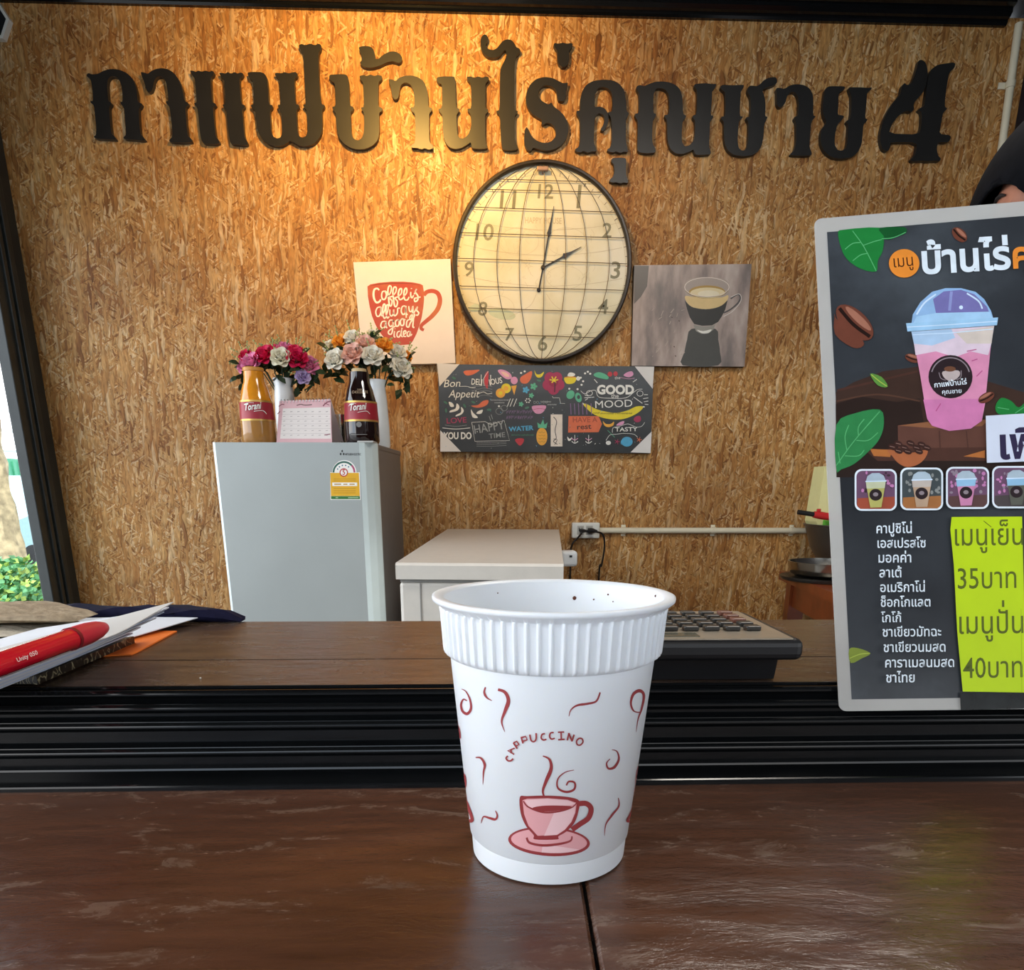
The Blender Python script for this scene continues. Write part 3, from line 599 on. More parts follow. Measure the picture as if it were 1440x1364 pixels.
# emblem: three small diamonds and a line of lettering
INK = mat('black_ink', (.02, .02, .02), .4)
art = Art(ondoor); q = zoomed(440, 610, 10.286)
for x, y in ((424, 250), (402, 292), (446, 292)): art.poly(q([(x, y-22), (x+15, y), (x, y+22), (x-15, y)]), INK)
art.text('MITSUBISHI ELECTRIC', *q([(470, 312)])[0], *q([(695, 312)])[0], INK, .012, 2.0)
art.build('emblem', dr)
art = Art(ondoor); YEL = mat('label_yellow', '#dfa91c', .45, vary=.04); WHT = mat('print_white', '#eceae4', .5, vary=.02); GRN = mat('label_green', '#2c6e2f', .45); REDL = mat('label_red', '#b5342c', .45)
art.poly(q(rrect(240, 380, 690, 955, 20)[0:0]+[(250, 555)]+ell(455, 560, 175, 180, 0, 24, pi, 2*pi)+[(680, 555), (690, 955), (255, 955)]), WHT)
art.poly(q(ell(450, 560, 165, 165, 0, 24, pi, 2*pi)), mat('label_dark_green', '#2f6152', .45)); art.poly(q(ell(450, 560, 165, 165, 0, 8, 2*pi-.75, 2*pi)+[(450, 560)]), mat('label_pink', '#a8476a', .45))
art.poly(q(ell(450, 560, 138, 138, 0, 24, pi, 2*pi)), WHT)
for a in (.5, .9, 1.35, 1.8, 2.25): art.poly(q(ell(450-105*cos(a), 560-105*sin(a), 11, 11, 0, 8)), mat('label_blue', '#3d6a84', .45))
art.poly(q([(250, 565), (665, 565), (680, 900), (262, 900)]), YEL); art.poly(q([(262, 902), (680, 902), (682, 945), (264, 945)]), GRN)
art.poly(q(ell(447, 560, 62, 62)), REDL); art.poly(q(ell(447, 560, 46, 46)), WHT); art.text('5', *q([(427, 592)])[0], *q([(467, 592)])[0], REDL, .02, 1.15)
YL2 = mat('label_ochre', '#b98a12', .45)
for y in (650, 675, 785, 820, 850): art.poly(q([(300, y), (620, y), (620, y+9), (300, y+9)]), YL2)
art.poly(q([(280, 705), (640, 705), (642, 755), (282, 755)]), WHT)
for x0, x1 in ((310, 410), (440, 500), (530, 605)): art.poly(q([(x0, 722), (x1, 722), (x1, 738), (x0, 738)]), YL2)
for x0, x1 in ((330, 365), (510, 660)): art.poly(q([(x0, 918), (x1, 918), (x1, 930), (x0, 930)]), mat('label_pale_green', '#a8c79a', .5))
art.build('energy_label', dr)

# ---------------------------------------------------------------- things on the refrigerator
ZT = fz+.0005; q = zoomed(320, 450, 5.143)
def z_at(py, Y): return onY(450, py, Y).z
def bottle(px0, px1, ytop, yy, name, label, upper, lower, cap, capw, loc_scale=1):
    xl, xr = onY(px0, 600, yy).x, onY(px1, 600, yy).x; c = ((xl+xr)/2, yy, ZT); R = (xr-xl)/2
    H = z_at(ytop, yy)-ZT
    g = thing(name, label, 'bottle', c)
    zl0, zl1 = .32*H, .55*H
    b = MB(); b.lathe([(0, 0), (R*.9, 0), (R, .01), (R*.995, .2*H), (R*.985, zl0)], c, 32); obj('base', b, lower, g)
    b = MB(); b.lathe([(R*.985, zl0), (R*.95, .45*H), (R*.93, zl1), (R*.84, .63*H), (R*.74, .73*H), (R*.60, .82*H), (R*.565, .90*H), (R*.55, .955*H)], c, 32); obj('shoulder', b, upper, g)
    b = MB(); b.lathe([(R*.56, .95*H), (R*capw, .955*H), (R*capw, .992*H), (R*capw*.94, H), (0, H)], c, 28); obj('cap', b, cap, g)
    b = MB(); b.lathe([(R*1.0, zl0), (R*.965, .45*H), (R*.945, zl1)], c, 32, mi=0); b.lathe([(R*1.004, zl0-.004), (R*1.004, zl0+.001)], c, 32, mi=1); b.lathe([(R*.955, zl1-.001), (R*.95, zl1+.004)], c, 32, mi=1)
    lb = obj('label', b, [mat('red_bottle_label', '#9c2230', .4, vary=.08), mat('gold_foil', '#c9a055', .3, metal=.6)], g)
    def onb(px, py, off):
        d = ray(px, py); r = R*1.006+off; ox, oy = CAM.x-c[0], CAM.y-c[1]; a = d.x**2+d.y**2; bb = 2*(ox*d.x+oy*d.y); D = bb*bb-4*a*(ox*ox+oy*oy-r*r)
        return CAM+d*((-bb-sqrt(max(0, D)))/(2*a))
    return g, lb, onb
AMB = mat('caramel_sauce', '#d98a1e', .12, vary=.12, scale=40, coat=.5); AGL = mat('amber_glass', '#b98545', .08, trans=.3, vary=.05, coat=.4); COLA = mat('chocolate_sauce', '#1c0d0b', .08, coat=.6)
CREAM = mat('cream_cap', '#c9b083', .45)
g, lb, onb = bottle(339.5, 387, 518, 2.285, 'syrup_bottle', 'amber orange syrup bottle with red label on the refrigerator', AMB, AGL, mat('orange_cap', '#c98a3a', .4), .60)
art = Art(onb, 3); art.text('Torani', *q([(118, 655)])[0], *q([(240, 640)])[0], WHT, .022, 1.5, .3); art.line(q([(118, 612), (150, 596), (190, 600)]), .5, WHT)
art.line(q([(190, 660), (230, 655), (262, 658), (282, 680)]), .7, WHT); art.build('label_lettering', g)
g, lb, onb = bottle(485, 533, 518.5, 2.275, 'syrup_bottle', 'dark chocolate syrup bottle with red label on the refrigerator', COLA, COLA, CREAM, .42)
art = Art(onb, 3); art.text('Torani', *q([(878, 655)])[0], *q([(1000, 645)])[0], WHT, .022, 1.5, .3); art.line(q([(940, 668), (980, 660), (1010, 660), (1030, 680)]), .7, WHT); art.line(q([(875, 622), (900, 600), (930, 605)]), .5, WHT)
art.text('DARK', *q([(940, 508)])[0], *q([(975, 508)])[0], mat('tan_ink', '#a98f72', .5), .01, 1.2); art.text('CHOCOLATE', *q([(900, 530)])[0], *q([(1015, 530)])[0], mat('tan_ink', '#a98f72', .5), .01, 1.4)
art.poly(q(ell(950, 755, 20, 20)), mat('grey_ink', '#7d7a78', .5)); art.line(q([(890, 828), (1010, 828)]), .8, mat('grey_ink', '#7d7a78', .5), 0); art.build('label_lettering', g)
# tent calendar
YC = 2.262; br, bl = [onY(*p, YC) for p in q([(752, 872), (350, 872)])]
br.z = bl.z = ZT; nC = Vector((.02, -1, .22)).normalized()
br.y = bl.y-(br.x-bl.x)*nC.x/nC.y
def oncal(px, py, off): d = ray(px, py); return CAM+d*((bl-CAM).dot(nC)/d.dot(nC))+nC*off
tl, tr_ = [oncal(*p, 0) for p in q([(375, 585), (745, 572)])]
g = thing('desk_calendar', 'pink and white tent calendar standing between the two syrup bottles', 'calendar', (bl+br)/2)
PINK = mat('calendar_pink', '#e3b8bd', .55, vary=.03); PAP = mat('calendar_paper', '#eee6e2', .6, vary=.02)
b = MB(); th = Vector((0, .0015, 0)); b.prism([bl, br, tr_, tl], [bl+th, br+th, tr_+th, tl+th]); obj('front_panel', b, PINK, g)
bk = Vector((.022, .085, 0)); b = MB(); b.prism([bl+bk, br+bk, tr_+th, tl+th], [bl+bk+th, br+bk+th, tr_+th*2, tl+th*2]); b.prism([bl, br, br+bk, bl+bk], [v+Vector((0, 0, .0015)) for v in (bl, br, br+bk, bl+bk)]); obj('back_panel', b, PAP, g)
art = Art(oncal); art.poly(q([(400, 640), (742, 630), (748, 858), (380, 858)]), PAP)
GI = mat('faint_grey_ink', '#b3a8a6', .6); 
for r in range(6):
    for c in range(7):
        u, v = (c+.5)/7, (r+.4)/6; x = 385+u*360; y = 650+v*205; art.line(q([(x-9, y), (x+7, y-2)]), 1.0 if r == 0 else .7, GI, 0)
for k in range(1, 6): art.line(q([(385, 648+k*35), (746, 645+k*35)]), .25, GI, 0)
art.line(q([(500, 618), (530, 610), (560, 616), (610, 612)]), 1.4, mat('brown_ink', '#7a5a58', .6)); MAR = mat('maroon_ink', '#8c4a58', .6)
art.line(q([(370, 625), (395, 610), (410, 612)]), 1.2, MAR); art.line(q([(362, 680), (380, 660)]), 1.2, MAR); art.line(q([(690, 622), (720, 595), (745, 590)]), 1.6, MAR); art.line(q([(700, 600), (735, 615)]), 1.0, MAR); art.line(q([(700, 832), (742, 826)]), 1.2, MAR, 0)
art.build('month_page', g)
b = MB()
for k in range(16):
    p = tl+(tr_-tl)*((k+.5)/16); b.tube([p+Vector((0, .003+.006*cos(a), .006*sin(a)-.002)) for a in [i*2*pi/10 for i in range(11)]], .0008, 5, cap=False)
obj('wire_binding', b, mat('steel_wire', '#c8c8c8', .3, metal=1), g)
# steel tumbler
p0 = onY(479.5, 610, 2.36); c = (p0.x, 2.36, ZT)
b = MB(); H = z_at(583, 2.36)-ZT; b.lathe([(0, 0), (.0155, 0), (.0165, .003), (.0175, H), (.0168, H), (.016, .004), (0, .003)], c, 28)
tag(obj('steel_tumbler', b, mat('brushed_steel', '#c9c4b8', .22, metal=1), at=c), 'small shiny steel tumbler between the calendar and the dark bottle', 'tumbler')

# vases and bouquets
VASE = mat('white_glazed_ceramic', '#dfe4e6', .18, vary=.02, coat=.4)
def vase(xl, xr, ytop, Y, label, prof):
    a, d = onY(xl, ytop+20, Y), onY(xr, ytop+20, Y); R = (d.x-a.x)/2; H = z_at(ytop, Y)-ZT; c = ((a.x+d.x)/2, Y, ZT)
    b = MB(); P = [(r*R, h*H) for r, h in prof]; top = P[-1]; b.lathe([(0, 0)]+P+[(top[0]-.003, top[1]), (top[0]-.004, top[1]-.02), (0, top[1]-.025)], c, 32)
    return tag(obj('vase', b, VASE, at=c), label, 'vase'), c, H
v1, c1, H1 = vase(385, 414.5, 533, 2.42, 'short white vase holding the pink and crimson roses', [(.8, 0), (.95, .05), (1.0, .4), (.95, .75), (.85, .9), (1.0, 1)])
v2, c2, H2 = vase(513, 546, 534, 2.44, 'tall white vase behind the dark syrup bottle', [(.95, 0), (1.0, .03), (.98, .3), (.88, .7), (.78, .9), (.9, 1)])
def petal(mb, M, w, h, curl, mi=0):
    n, m = 5, 4; vs = []
    for i in range(m+1):
        t = i/m
        for j in range(n+1):
            s = j/n*2-1; ww = w*sin(pi*(.22+.62*t))**.8
            x = s*ww; z = h*t*(1-.12*s*s*t); y = -.35*w*(1-s*s)*sin(pi*t*.55)+curl*h*t*t*t
            vs.append(M @ Vector((x, y, z)))
    mb.add(vs, [[i*(n+1)+j, i*(n+1)+j+1, (i+1)*(n+1)+j+1, (i+1)*(n+1)+j] for i in range(m) for j in range(n)], mi, True)
def rose_mesh(name, m, seed):
    r = random.Random(seed); mb = MB()
    for ring, (n, rad, h, w, tilt, curl) in enumerate(((3, .08, .62, .30, .05, -.15), (4, .20, .70, .42, -.10, 0), (5, .34, .72, .50, -.32, .12), (6, .46, .66, .56, -.62, .28), (6, .52, .55, .60, -1.0, .4))):
        for k in range(n):
            a = 2*pi*(k+r.random()*.3)/n+ring*.6
            petal(mb, Matrix.Rotation(a, 4, 'Z') @ Matrix.Translation((0, -rad*.55, -.25+.05*ring)) @ Matrix.Rotation(-tilt, 4, 'X'), w, h, -curl)
    mb.ball((0, 0, -.3), .3, .3, .2, 10, 6)
    o = obj(name, mb, m, fix=False); me = o.data; bpy.data.objects.remove(o); return me
ROSE = {k: rose_mesh('rose', mat('rose_'+k, c, .6, vary=.12, scale=3), i) for i, (k, c) in enumerate((('crimson', '#d3184e'), ('pink', '#e58ab0'), ('cream', '#ece6cf'), ('white', '#efeadb'), ('peach', '#efc2b0'), ('orange', '#f0a83c'), ('lilac', '#c8b4da')))}
LEAFD = mat('dark_leaf', '#23381f', .5, vary=.3, scale=20); FERN = mat('pale_fern', '#9fae72', .6, vary=.3, scale=20)
def bouquet(c, H, label, roses, drop, seed):
    r = random.Random(seed)
    g = thing('rose_bouquet', label, 'flowers', (c[0], c[1], ZT+H-.02)); root = Vector((c[0], c[1], ZT+H-.03))
    for px, py, rad, k, dy in roses:
        Y = c[1]+dy; p = onY(*q([(px, py)])[0], Y); s = rad/5.143/F*Y*1.32
        o = bpy.data.objects.new('rose', ROSE[k]); COL.objects.link(o); o.parent = g; o.location = p-Vector(g.location)
        d = (p-root).normalized()*.6+Vector((r.uniform(-.15, .15), -.8, .15)); o.rotation_euler = d.to_track_quat('Z', 'Y').to_euler(); o.scale = (s, s, s)
        o['label'] = k+' rose'
    b = MB(); 
    for px, py, rad, k, dy in roses:
        p = onY(*q([(px, py)])[0], c[1]+dy); b.tube([root+Vector((0, 0, -.05)), root.lerp(p, .5)+Vector((0, 0, .01)), p], .0018, 5)
    obj('stems', b, LEAFD, g)
    b = MB()
    for _ in range(120):
        t = r.random(); px, py, rad, k, dy = r.choice(roses); p = onY(*q([(px+r.uniform(-50, 50), py+r.uniform(20, drop))])[0], c[1]+dy*.4+r.uniform(-.02, .04))
        d = Vector((r.uniform(-1, 1), r.uniform(-1, .3), r.uniform(-.9, .5))).normalized(); s = d.orthogonal().normalized(); L = r.uniform(.025, .045); n = d.cross(s); w = L*.3
        b.add([p, p+d*L*.35+s*w+n*.004, p+d*L*.7+s*w*.8+n*.004, p+d*L, p+d*L*.7-s*w*.8+n*.004, p+d*L*.35-s*w+n*.004], [[0, 1, 5], [1, 2, 4, 5], [2, 3, 4]])
    tag(obj('leaves', b, LEAFD, g, fix=False), kind='stuff')
    b = MB()
    for _ in range(60):
        px, py, rad, k, dy = r.choice(roses); a = r.uniform(0, 2*pi); p0 = onY(*q([(px, py)])[0], c[1]+dy+.01); d = Vector((cos(a), r.uniform(-.4, .3), abs(sin(a))*.8)).normalized(); L = r.uniform(.02, .05)
        b.tube([p0, p0+d*L*.6, p0+d*L], .0007, 4); 
        for t in (.6, .8, 1): b.ball(p0+d*L*t+Vector((0, 0, .001)), .0028, seg=6, ring=4)
    tag(obj('filler_sprigs', b, FERN, g, fix=False), kind='stuff')
bouquet(c1, H1, 'bouquet of pink and crimson artificial roses in the left vase',
 [(265, 255, 58, 'crimson', -.02), (385, 270, 58, 'cream', -.04), (500, 275, 60, 'crimson', -.03), (170, 310, 58, 'pink', -.02), (125, 330, 48, 'pink', .02), (590, 330, 55, 'pink', -.01), (545, 410, 42, 'lilac', -.03), (410, 210, 48, 'pink', .03), (320, 225, 45, 'crimson', .03), (490, 225, 42, 'crimson', .02), (130, 260, 40, 'crimson', .03)], 130, 3)
bouquet(c2, H2, 'bouquet of white, peach and orange artificial roses in the tall vase',
 [(905, 245, 62, 'peach', -.05), (990, 175, 58, 'peach', -.02), (1050, 260, 60, 'white', -.05), (780, 285, 60, 'white', -.04), (900, 125, 46, 'white', .0), (815, 155, 46, 'orange', .01), (1130, 185, 50, 'orange', -.01), (1230, 240, 52, 'white', .0), (1255, 345, 62, 'white', -.02), (1290, 260, 36, 'orange', .03), (1050, 110, 40, 'white', .03), (730, 190, 36, 'cream', .04)], 170, 5)

# ================================================================ wall clock
YK = WY-.034
cc = onY(763, 372, YK); RK = (onY(889, 372, YK).x-onY(637, 372, YK).x)/2
ck = thing('wall_clock', 'large round cream globe-map clock with dark rim under the sign letters', 'clock', (cc.x, WY, cc.z))
MK = Matrix.Translation((cc.x, WY, cc.z)) @ Matrix.Rotation(pi/2, 4, 'X')
RIM = mat('clock_rim_metal', '#2c2622', .35, metal=.4, vary=.1)
b = MB(); b.lathe([(RK-.014, .0), (RK-.002, .0), (RK, .006), (RK, .034), (RK-.004, .040), (RK-.010, .040), (RK-.013, .034), (RK-.013, .020)], M=MK, seg=96); obj('rim', b, RIM, ck)
k = NB('clock_dial'); nz = k.n('TexNoise', Scale=6.0, Detail=6.0); k.put(nz.inputs['Vector'], k.tc.outputs['Object'])
k.put(k.b.inputs['Base Color'], k.ramp(nz.outputs['Fac'], [(.35, '#c3ba98'), (.5, '#d3ccae'), (.65, '#d8d2bc')])); k.b.inputs['Roughness'].default_value = .45
b = MB(); b.lathe([(0, .022), (RK-.012, .022), (RK-.012, .0), (0, .0)], M=MK, seg=96); obj('dial', b, k.m, ck)
YD = WY-.0222; art = Art(on_planeY(YD)); q = zoomed(630, 225, 4.622)
PR = mat('dial_print_brown', '#5b4a36', .5); PF = mat('dial_print_faint', '#b8ab8c', .5); PG = mat('dial_print_greenish', '#b9bf9f', .5); PN = mat('dial_numeral_grey', '#7d7a60', .5, vary=.2); PRD = mat('dial_red_tick', '#b06a50', .5)
ctr = (614, 690); RXp, RYp = 566, 624
def dp(a, f): return (ctr[0]+RXp*f*sin(a), ctr[1]-RYp*f*cos(a)+ (8 if False else 0))
# faint map: ovals, scrolls, latitude arcs and lettering
for x0, x1, y0, y1 in ((330, 590, 440, 620), (640, 900, 440, 620), (200, 430, 880, 1040), (640, 880, 690, 840)):
    art.line(q(ell((x0+x1)/2, (y0+y1)/2, (x1-x0)/2, (y1-y0)/2)), .35, PF, 0, True)
rr = random.Random(4)
for _ in range(70):
    x, y = rr.uniform(300, 960), rr.uniform(420, 830); L = rr.uniform(15, 60)
    art.line(q([(x, y), (x+rr.uniform(-20, 20), y+L*.5), (x+rr.uniform(-25, 25), y+L)]), .3, PF, 3)
art.poly(q([(130, 960), (180, 930), (215, 950), (190, 985), (150, 985)]), PG); art.poly(q(ell(350, 1000, 90, 35, .2)), PG)
for y in (395, 560, 760, 925, 1080):
    sg = 60; xs = [100, 300, 614, 930, 1130]; art.line(q([(x, y+sg*(1-((x-614)/514)**2)+(x-614)*.02) for x in xs]), .55, PF)
art.line(q([(575, 870), (540, 940), (480, 980), (400, 1020)]), .5, PF); art.line(q([(640, 870), (680, 930), (740, 980)]), .5, PF)
art.text('HAPPY HOUSE', *q([(500, 410)])[0], *q([(738, 415)])[0], PF, .01, 1.5)
# numerals
for s, x, y, w in (('12', 632, 200, 100), ('1', 845, 265, 22), ('2', 1030, 455, 62), ('3', 1085, 720, 60), ('4', 1005, 950, 66), ('5', 838, 1125, 58), ('6', 612, 1190, 62), ('7', 395, 1125, 56), ('8', 222, 960, 58), ('9', 132, 705, 60), ('10', 235, 470, 115), ('11', 385, 265, 100)):
    h = 96; art.text(s, *q([(x-w/2, y+h/2)])[0], *q([(x+w/2, y+h/2+w*.03)])[0], PN, .012 if s != '1' else .0, 1.0 if w < 80 else 1.05, .06)
# minute track
for m in range(60):
    a = 2*pi*m/60; art.line(q([dp(a, .955), dp(a, .995)]), .7 if m % 5 else 1.2, PRD if m % 15 == 0 else PR, 0)
art.line(q([dp(2*pi*i/72, .955) for i in range(72)]), .35, PF, 0, True)
art.build('dial_print', ck)
# raised wire globe grid in front of the dial
b = MB(); RI = RK-.011; YG = WY-.030
def gw(p): return Vector((cc.x+p[0], YG, cc.z+p[1]))
for f in (-.80, -.53, -.27, .02, .27, .52, .78):
    b.tube([gw((RI*f*sin(t), RI*cos(t))) for t in [pi*i/24 for i in range(25)]], .0011, 5)
for y, d in ((.84, .01), (.74, .01), (.555, .03), (.30, .03), (.04, .035), (-.24, .025), (-.47, .03), (-.745, .03)):
    w = sqrt(1-y*y); b.tube([gw((RI*w*t, RI*(y-d*.5*t))) for t in (-.985, -.4, .2, .985)], .0011, 5)
obj('wire_grid', b, mat('clock_wire', '#4a3b2b', .4, metal=.3), ck)
# hands
HND = mat('clock_hand_black', '#1c1613', .35); YH = WY-.026
hub = onY(*q([(617, 700)])[0], YH)
def hand(nm, tip, tail, wd):
    T = onY(*q([tip])[0], YH); L = (T-hub).length; d = (T-hub).normalized(); n = Vector((-d.z, 0, d.x)); b = MB()
    W = [(-.0, .0022), (.45*L, .0022), (.52*L, .0028), (.56*L, wd), (.60*L, wd*.7), (.75*L, .0022), (L, .0008)]
    up_ = [hub+d*a+n*w for a, w in W]; dn = [hub+d*a-n*w for a, w in W][::-1]; P = up_+dn; o = Vector((0, -.0015, 0))
    if tail:
        tt = onY(*q([tail])[0], YH); b.tube([hub, tt], .0022, 6); b.ball(tt, .0068, .002, .0068, 14, 8)
    b.prism(P, [p+o for p in P]); return obj(nm, b, HND, ck)
hand('minute_hand', (688, 300), (590, 845), .0068); hand('hour_hand', (866, 565), None, .0085)
b = MB(); b.ball(hub+Vector((0, -.002, 0)), .0075, .003, .0075, 16, 8); obj('hand_hub', b, HND, ck)
b = MB(); p = onY(763, 237, YG-.002); b.box(p.x-.018, p.x+.018, WY-.042, WY-.03, p.z-.008, p.z+.004, bev=.002); obj('rim_clasp', b, mat('pinkish_brass', '#a2806a', .35, metal=.5), ck)

# ================================================================ canvas pictures
def canvas(nm, label, px, thick, m_front, m_side):
    Y = WY-thick; fr_ = [onY(x, y, Y) for x, y in px]; c = sum(fr_, Vector())/4
    g = thing(nm, label, 'picture', (c.x, WY, c.z)); b = MB(); b.prism(fr_, [Vector((p.x, WY, p.z)) for p in fr_], 0, 1); obj('canvas', b, [m_front, m_side], g, fix=True); return g, Art(on_planeY(Y))
CANV = mat('canvas_offwhite', '#e0d3c6', .32, vary=.02)
g, art = canvas('wall_picture', 'square pale picture of a red mug with white script, left of the clock', [(496.8, 368.8), (633.4, 364), (640.4, 510.7), (510.3, 513)], .022, CANV, CANV)
q = zoomed(495, 360, 8.527)
k = NB('mug_print_red'); nz = k.n('TexNoise', Scale=14.0, Detail=4.0); k.put(nz.inputs['Vector'], k.tc.outputs['Object'])
k.put(k.b.inputs['Base Color'], k.ramp(nz.outputs['Fac'], [(.3, '#b2402c'), (.5, '#b04a34'), (.7, '#b8643a')])); k.b.inputs['Roughness'].default_value = .32; MUG = k.m
art.line(q([(860, 470), (900, 430), (970, 420), (1030, 450), (1055, 530), (1030, 630), (960, 720), (890, 780), (835, 830), (830, 870), (862, 888)]), (5.5, 6.5, 4), MUG, 8)
art.poly(q([(185, 365), (220, 340), (330, 320), (470, 308), (620, 308), (740, 318), (820, 335), (850, 352), (862, 430), (865, 520), (855, 620), (835, 740), (810, 830), (775, 930), (735, 1010), (700, 1060), (560, 1070), (470, 1050), (400, 1000), (330, 910), (280, 820), (240, 720), (210, 600), (190, 480)]), MUG)
art.poly(q([(200, 362), (330, 328), (480, 316), (700, 322), (840, 352), (700, 335), (480, 332), (330, 344)]), mat('mug_dark_red', '#8c3328', .4))
SCR = mat('script_cream', '#f3e4d2', .4)
def sc(*L, w=2.0):
    for pts in L: art.line(q(pts), (w*.7, w, w*.8), SCR, 5)
sc([(325, 410), (305, 390), (270, 400), (258, 450), (265, 510), (290, 555), (325, 550), (345, 520)], w=3)
sc([(395, 420), (365, 430), (355, 480), (370, 520), (400, 510), (412, 460), (395, 420), (425, 440)],
   [(430, 490), (465, 430), (470, 370), (445, 360), (430, 420), (440, 520), (450, 590), (470, 595), (480, 540), (450, 500), (490, 480)],
   [(490, 480), (525, 430), (530, 380), (505, 375), (490, 430), (500, 530), (512, 600), (535, 600), (545, 545), (515, 505), (550, 490)],
   [(548, 490), (590, 450), (595, 395), (570, 400), (555, 460), (570, 520), (605, 510), (625, 480)],
   [(618, 490), (655, 440), (655, 390), (635, 395), (622, 450), (632, 520), (665, 525), (685, 490)],
   [(705, 430), (705, 480), (720, 500), (740, 470)], [(712, 385), (714, 393)],
   [(745, 460), (768, 410), (775, 395), (760, 430), (790, 480), (785, 530), (755, 545), (750, 510), (790, 500), (822, 490)], w=2.3)
sc([(345, 610), (305, 620), (285, 670), (300, 720), (330, 715), (350, 660), (345, 610), (350, 700), (365, 720)],
   [(362, 720), (395, 640), (395, 580), (375, 590), (368, 680), (385, 745), (405, 735)], [(405, 735), (430, 650), (435, 590), (412, 600), (408, 690), (425, 745), (445, 725)],
   [(455, 640), (455, 700), (475, 720), (495, 690), (500, 640), (500, 700), (520, 715), (545, 680), (548, 630), (575, 625)],
   [(640, 600), (605, 605), (590, 660), (610, 700), (640, 680), (645, 600), (650, 690), (668, 700)],
   [(680, 600), (690, 660), (715, 660), (730, 600), (728, 680), (715, 750), (695, 760), (700, 720), (745, 680)],
   [(745, 680), (770, 630), (785, 610), (775, 650), (800, 680), (785, 710), (765, 705)], w=2.2)
sc([(400, 780), (360, 790), (345, 840), (370, 865), (400, 840), (405, 785), (410, 850), (425, 860)],
   [(490, 770), (455, 770), (440, 810), (460, 845), (490, 820), (495, 770), (490, 860), (475, 930), (445, 935), (440, 900), (520, 840)],
   [(545, 760), (520, 790), (530, 840), (560, 830), (565, 780), (545, 760), (580, 780)], [(600, 750), (580, 780), (588, 830), (618, 825), (622, 770), (600, 750), (640, 765)],
   [(690, 760), (660, 780), (655, 840), (680, 850), (700, 800), (745, 730), (748, 690)], [(748, 690), (735, 780), (730, 850), (750, 855)], [(650, 700), (650, 740)], w=2.2)
sc([(510, 900), (505, 960), (520, 975)], [(515, 868), (517, 876)], [(575, 900), (545, 915), (540, 960), (565, 970), (590, 920), (600, 860), (590, 950), (610, 970)],
   [(615, 950), (645, 920), (640, 895), (620, 910), (620, 960), (650, 965)], [(690, 900), (665, 915), (662, 955), (685, 960), (700, 905), (700, 955), (720, 935)], w=2.0)
art.build('mug_print', g)

# espresso picture
k = NB('espresso_backdrop'); mp = k.n('Mapping'); k.put(mp.inputs[0], k.tc.outputs['Object']); mp.inputs['Rotation'].default_value = (0, .35, 0); mp.inputs['Scale'].default_value = (9, 1, 3.2)
nz = k.n('TexNoise', Scale=1.3, Detail=6.0, Roughness=.55); k.put(nz.inputs['Vector'], mp.outputs[0])
k.put(k.b.inputs['Base Color'], k.ramp(nz.outputs['Fac'], [(.28, '#57514c'), (.42, '#7d706a'), (.53, '#a08e84'), (.66, '#b9aaa0')])); k.b.inputs['Roughness'].default_value = .3; ESP = k.m
g, art = canvas('wall_picture', 'square brown picture of a glass espresso cup, right of the clock', [(891.9, 373), (1056.9, 371.2), (1046.9, 515.6), (888, 514.4)], .022, ESP, mat('picture_edge_dark', '#3c3632', .5))
q = zoomed(880, 365, 8); ci = lambda n, c, r=.3: mat(n, c, r, vary=.04)
SHD = ci('print_shadow', '#474641')
art.poly(q(smooth_curve([(740, 780), (1010, 780), (1040, 900), (1060, 1040), (1040, 1190), (640, 1190), (660, 1040), (690, 900)], 3, True)), SHD)
art.poly(q([(95, 70), (260, 70), (240, 300), (170, 420), (92, 500)]), ci('print_dim_brown', '#5e5750'))
art.line(q([(1100, 600), (1180, 560), (1260, 490), (1290, 430), (1260, 390), (1180, 440)]), 2.2, ci('print_glass_edge', '#4e4a48')); art.line(q([(1100, 640), (1190, 590), (1275, 500), (1300, 430), (1270, 385), (1180, 425)]), .9, ci('print_glass_light', '#cfc6bd'))
art.poly(q(smooth_curve([(665, 280), (668, 380), (680, 470), (700, 570), (735, 680), (780, 740), (860, 755), (940, 750), (1010, 730), (1050, 680), (1100, 570), (1140, 470), (1160, 380), (1165, 290), (1120, 225), (1000, 200), (850, 200), (720, 220)], 3, True)), ci('print_glass_fill', '#a2948a'))
art.poly(q([(665, 460), (700, 500), (760, 540), (900, 560), (1050, 530), (1145, 460), (1120, 560), (1080, 640), (1040, 700), (970, 740), (860, 745), (770, 725), (720, 650), (690, 560)]), ci('print_coffee', '#35332f'))
art.poly(q(smooth_curve([(670, 410), (680, 470), (740, 530), (860, 556), (980, 550), (1080, 515), (1145, 450), (1150, 400), (1080, 425), (900, 432), (760, 420)], 3, True)), ci('print_crema', '#d2b680'))
art.poly(q(ell(915, 365, 205, 75)), ci('print_crema_dark', '#a88748')); art.poly(q(ell(920, 375, 195, 60)), ci('print_crema_light', '#d9c79c')); art.poly(q(ell(930, 385, 120, 38)), ci('print_crema_pale', '#dfd3b6'))
art.line(q(ell(912, 310, 250, 108)), .9, ci('print_rim_light', '#d8cabb'), 0, True); art.line(q([(670, 350), (740, 400), (900, 425), (1080, 405), (1150, 350)]), .8, ci('print_rim_dark', '#7e6a4c'))
art.poly(q([(760, 735), (860, 755), (950, 750), (1005, 735), (985, 790), (930, 830), (850, 835), (790, 805)]), ci('print_foot_glass', '#8e8a80')); art.poly(q(smooth_curve([(800, 790), (870, 805), (965, 785), (930, 825), (860, 830)], 3, True)), ci('print_foot_light', '#dedad0'))
rr = random.Random(2)
for _ in range(26):
    x, y = rr.uniform(280, 640), rr.uniform(560, 1100); art.line(q([(x, y), (x+rr.uniform(5, 45), y-rr.uniform(10, 60))]), rr.uniform(.4, 1.1), ci('print_streak', '#a8998c'), 0)
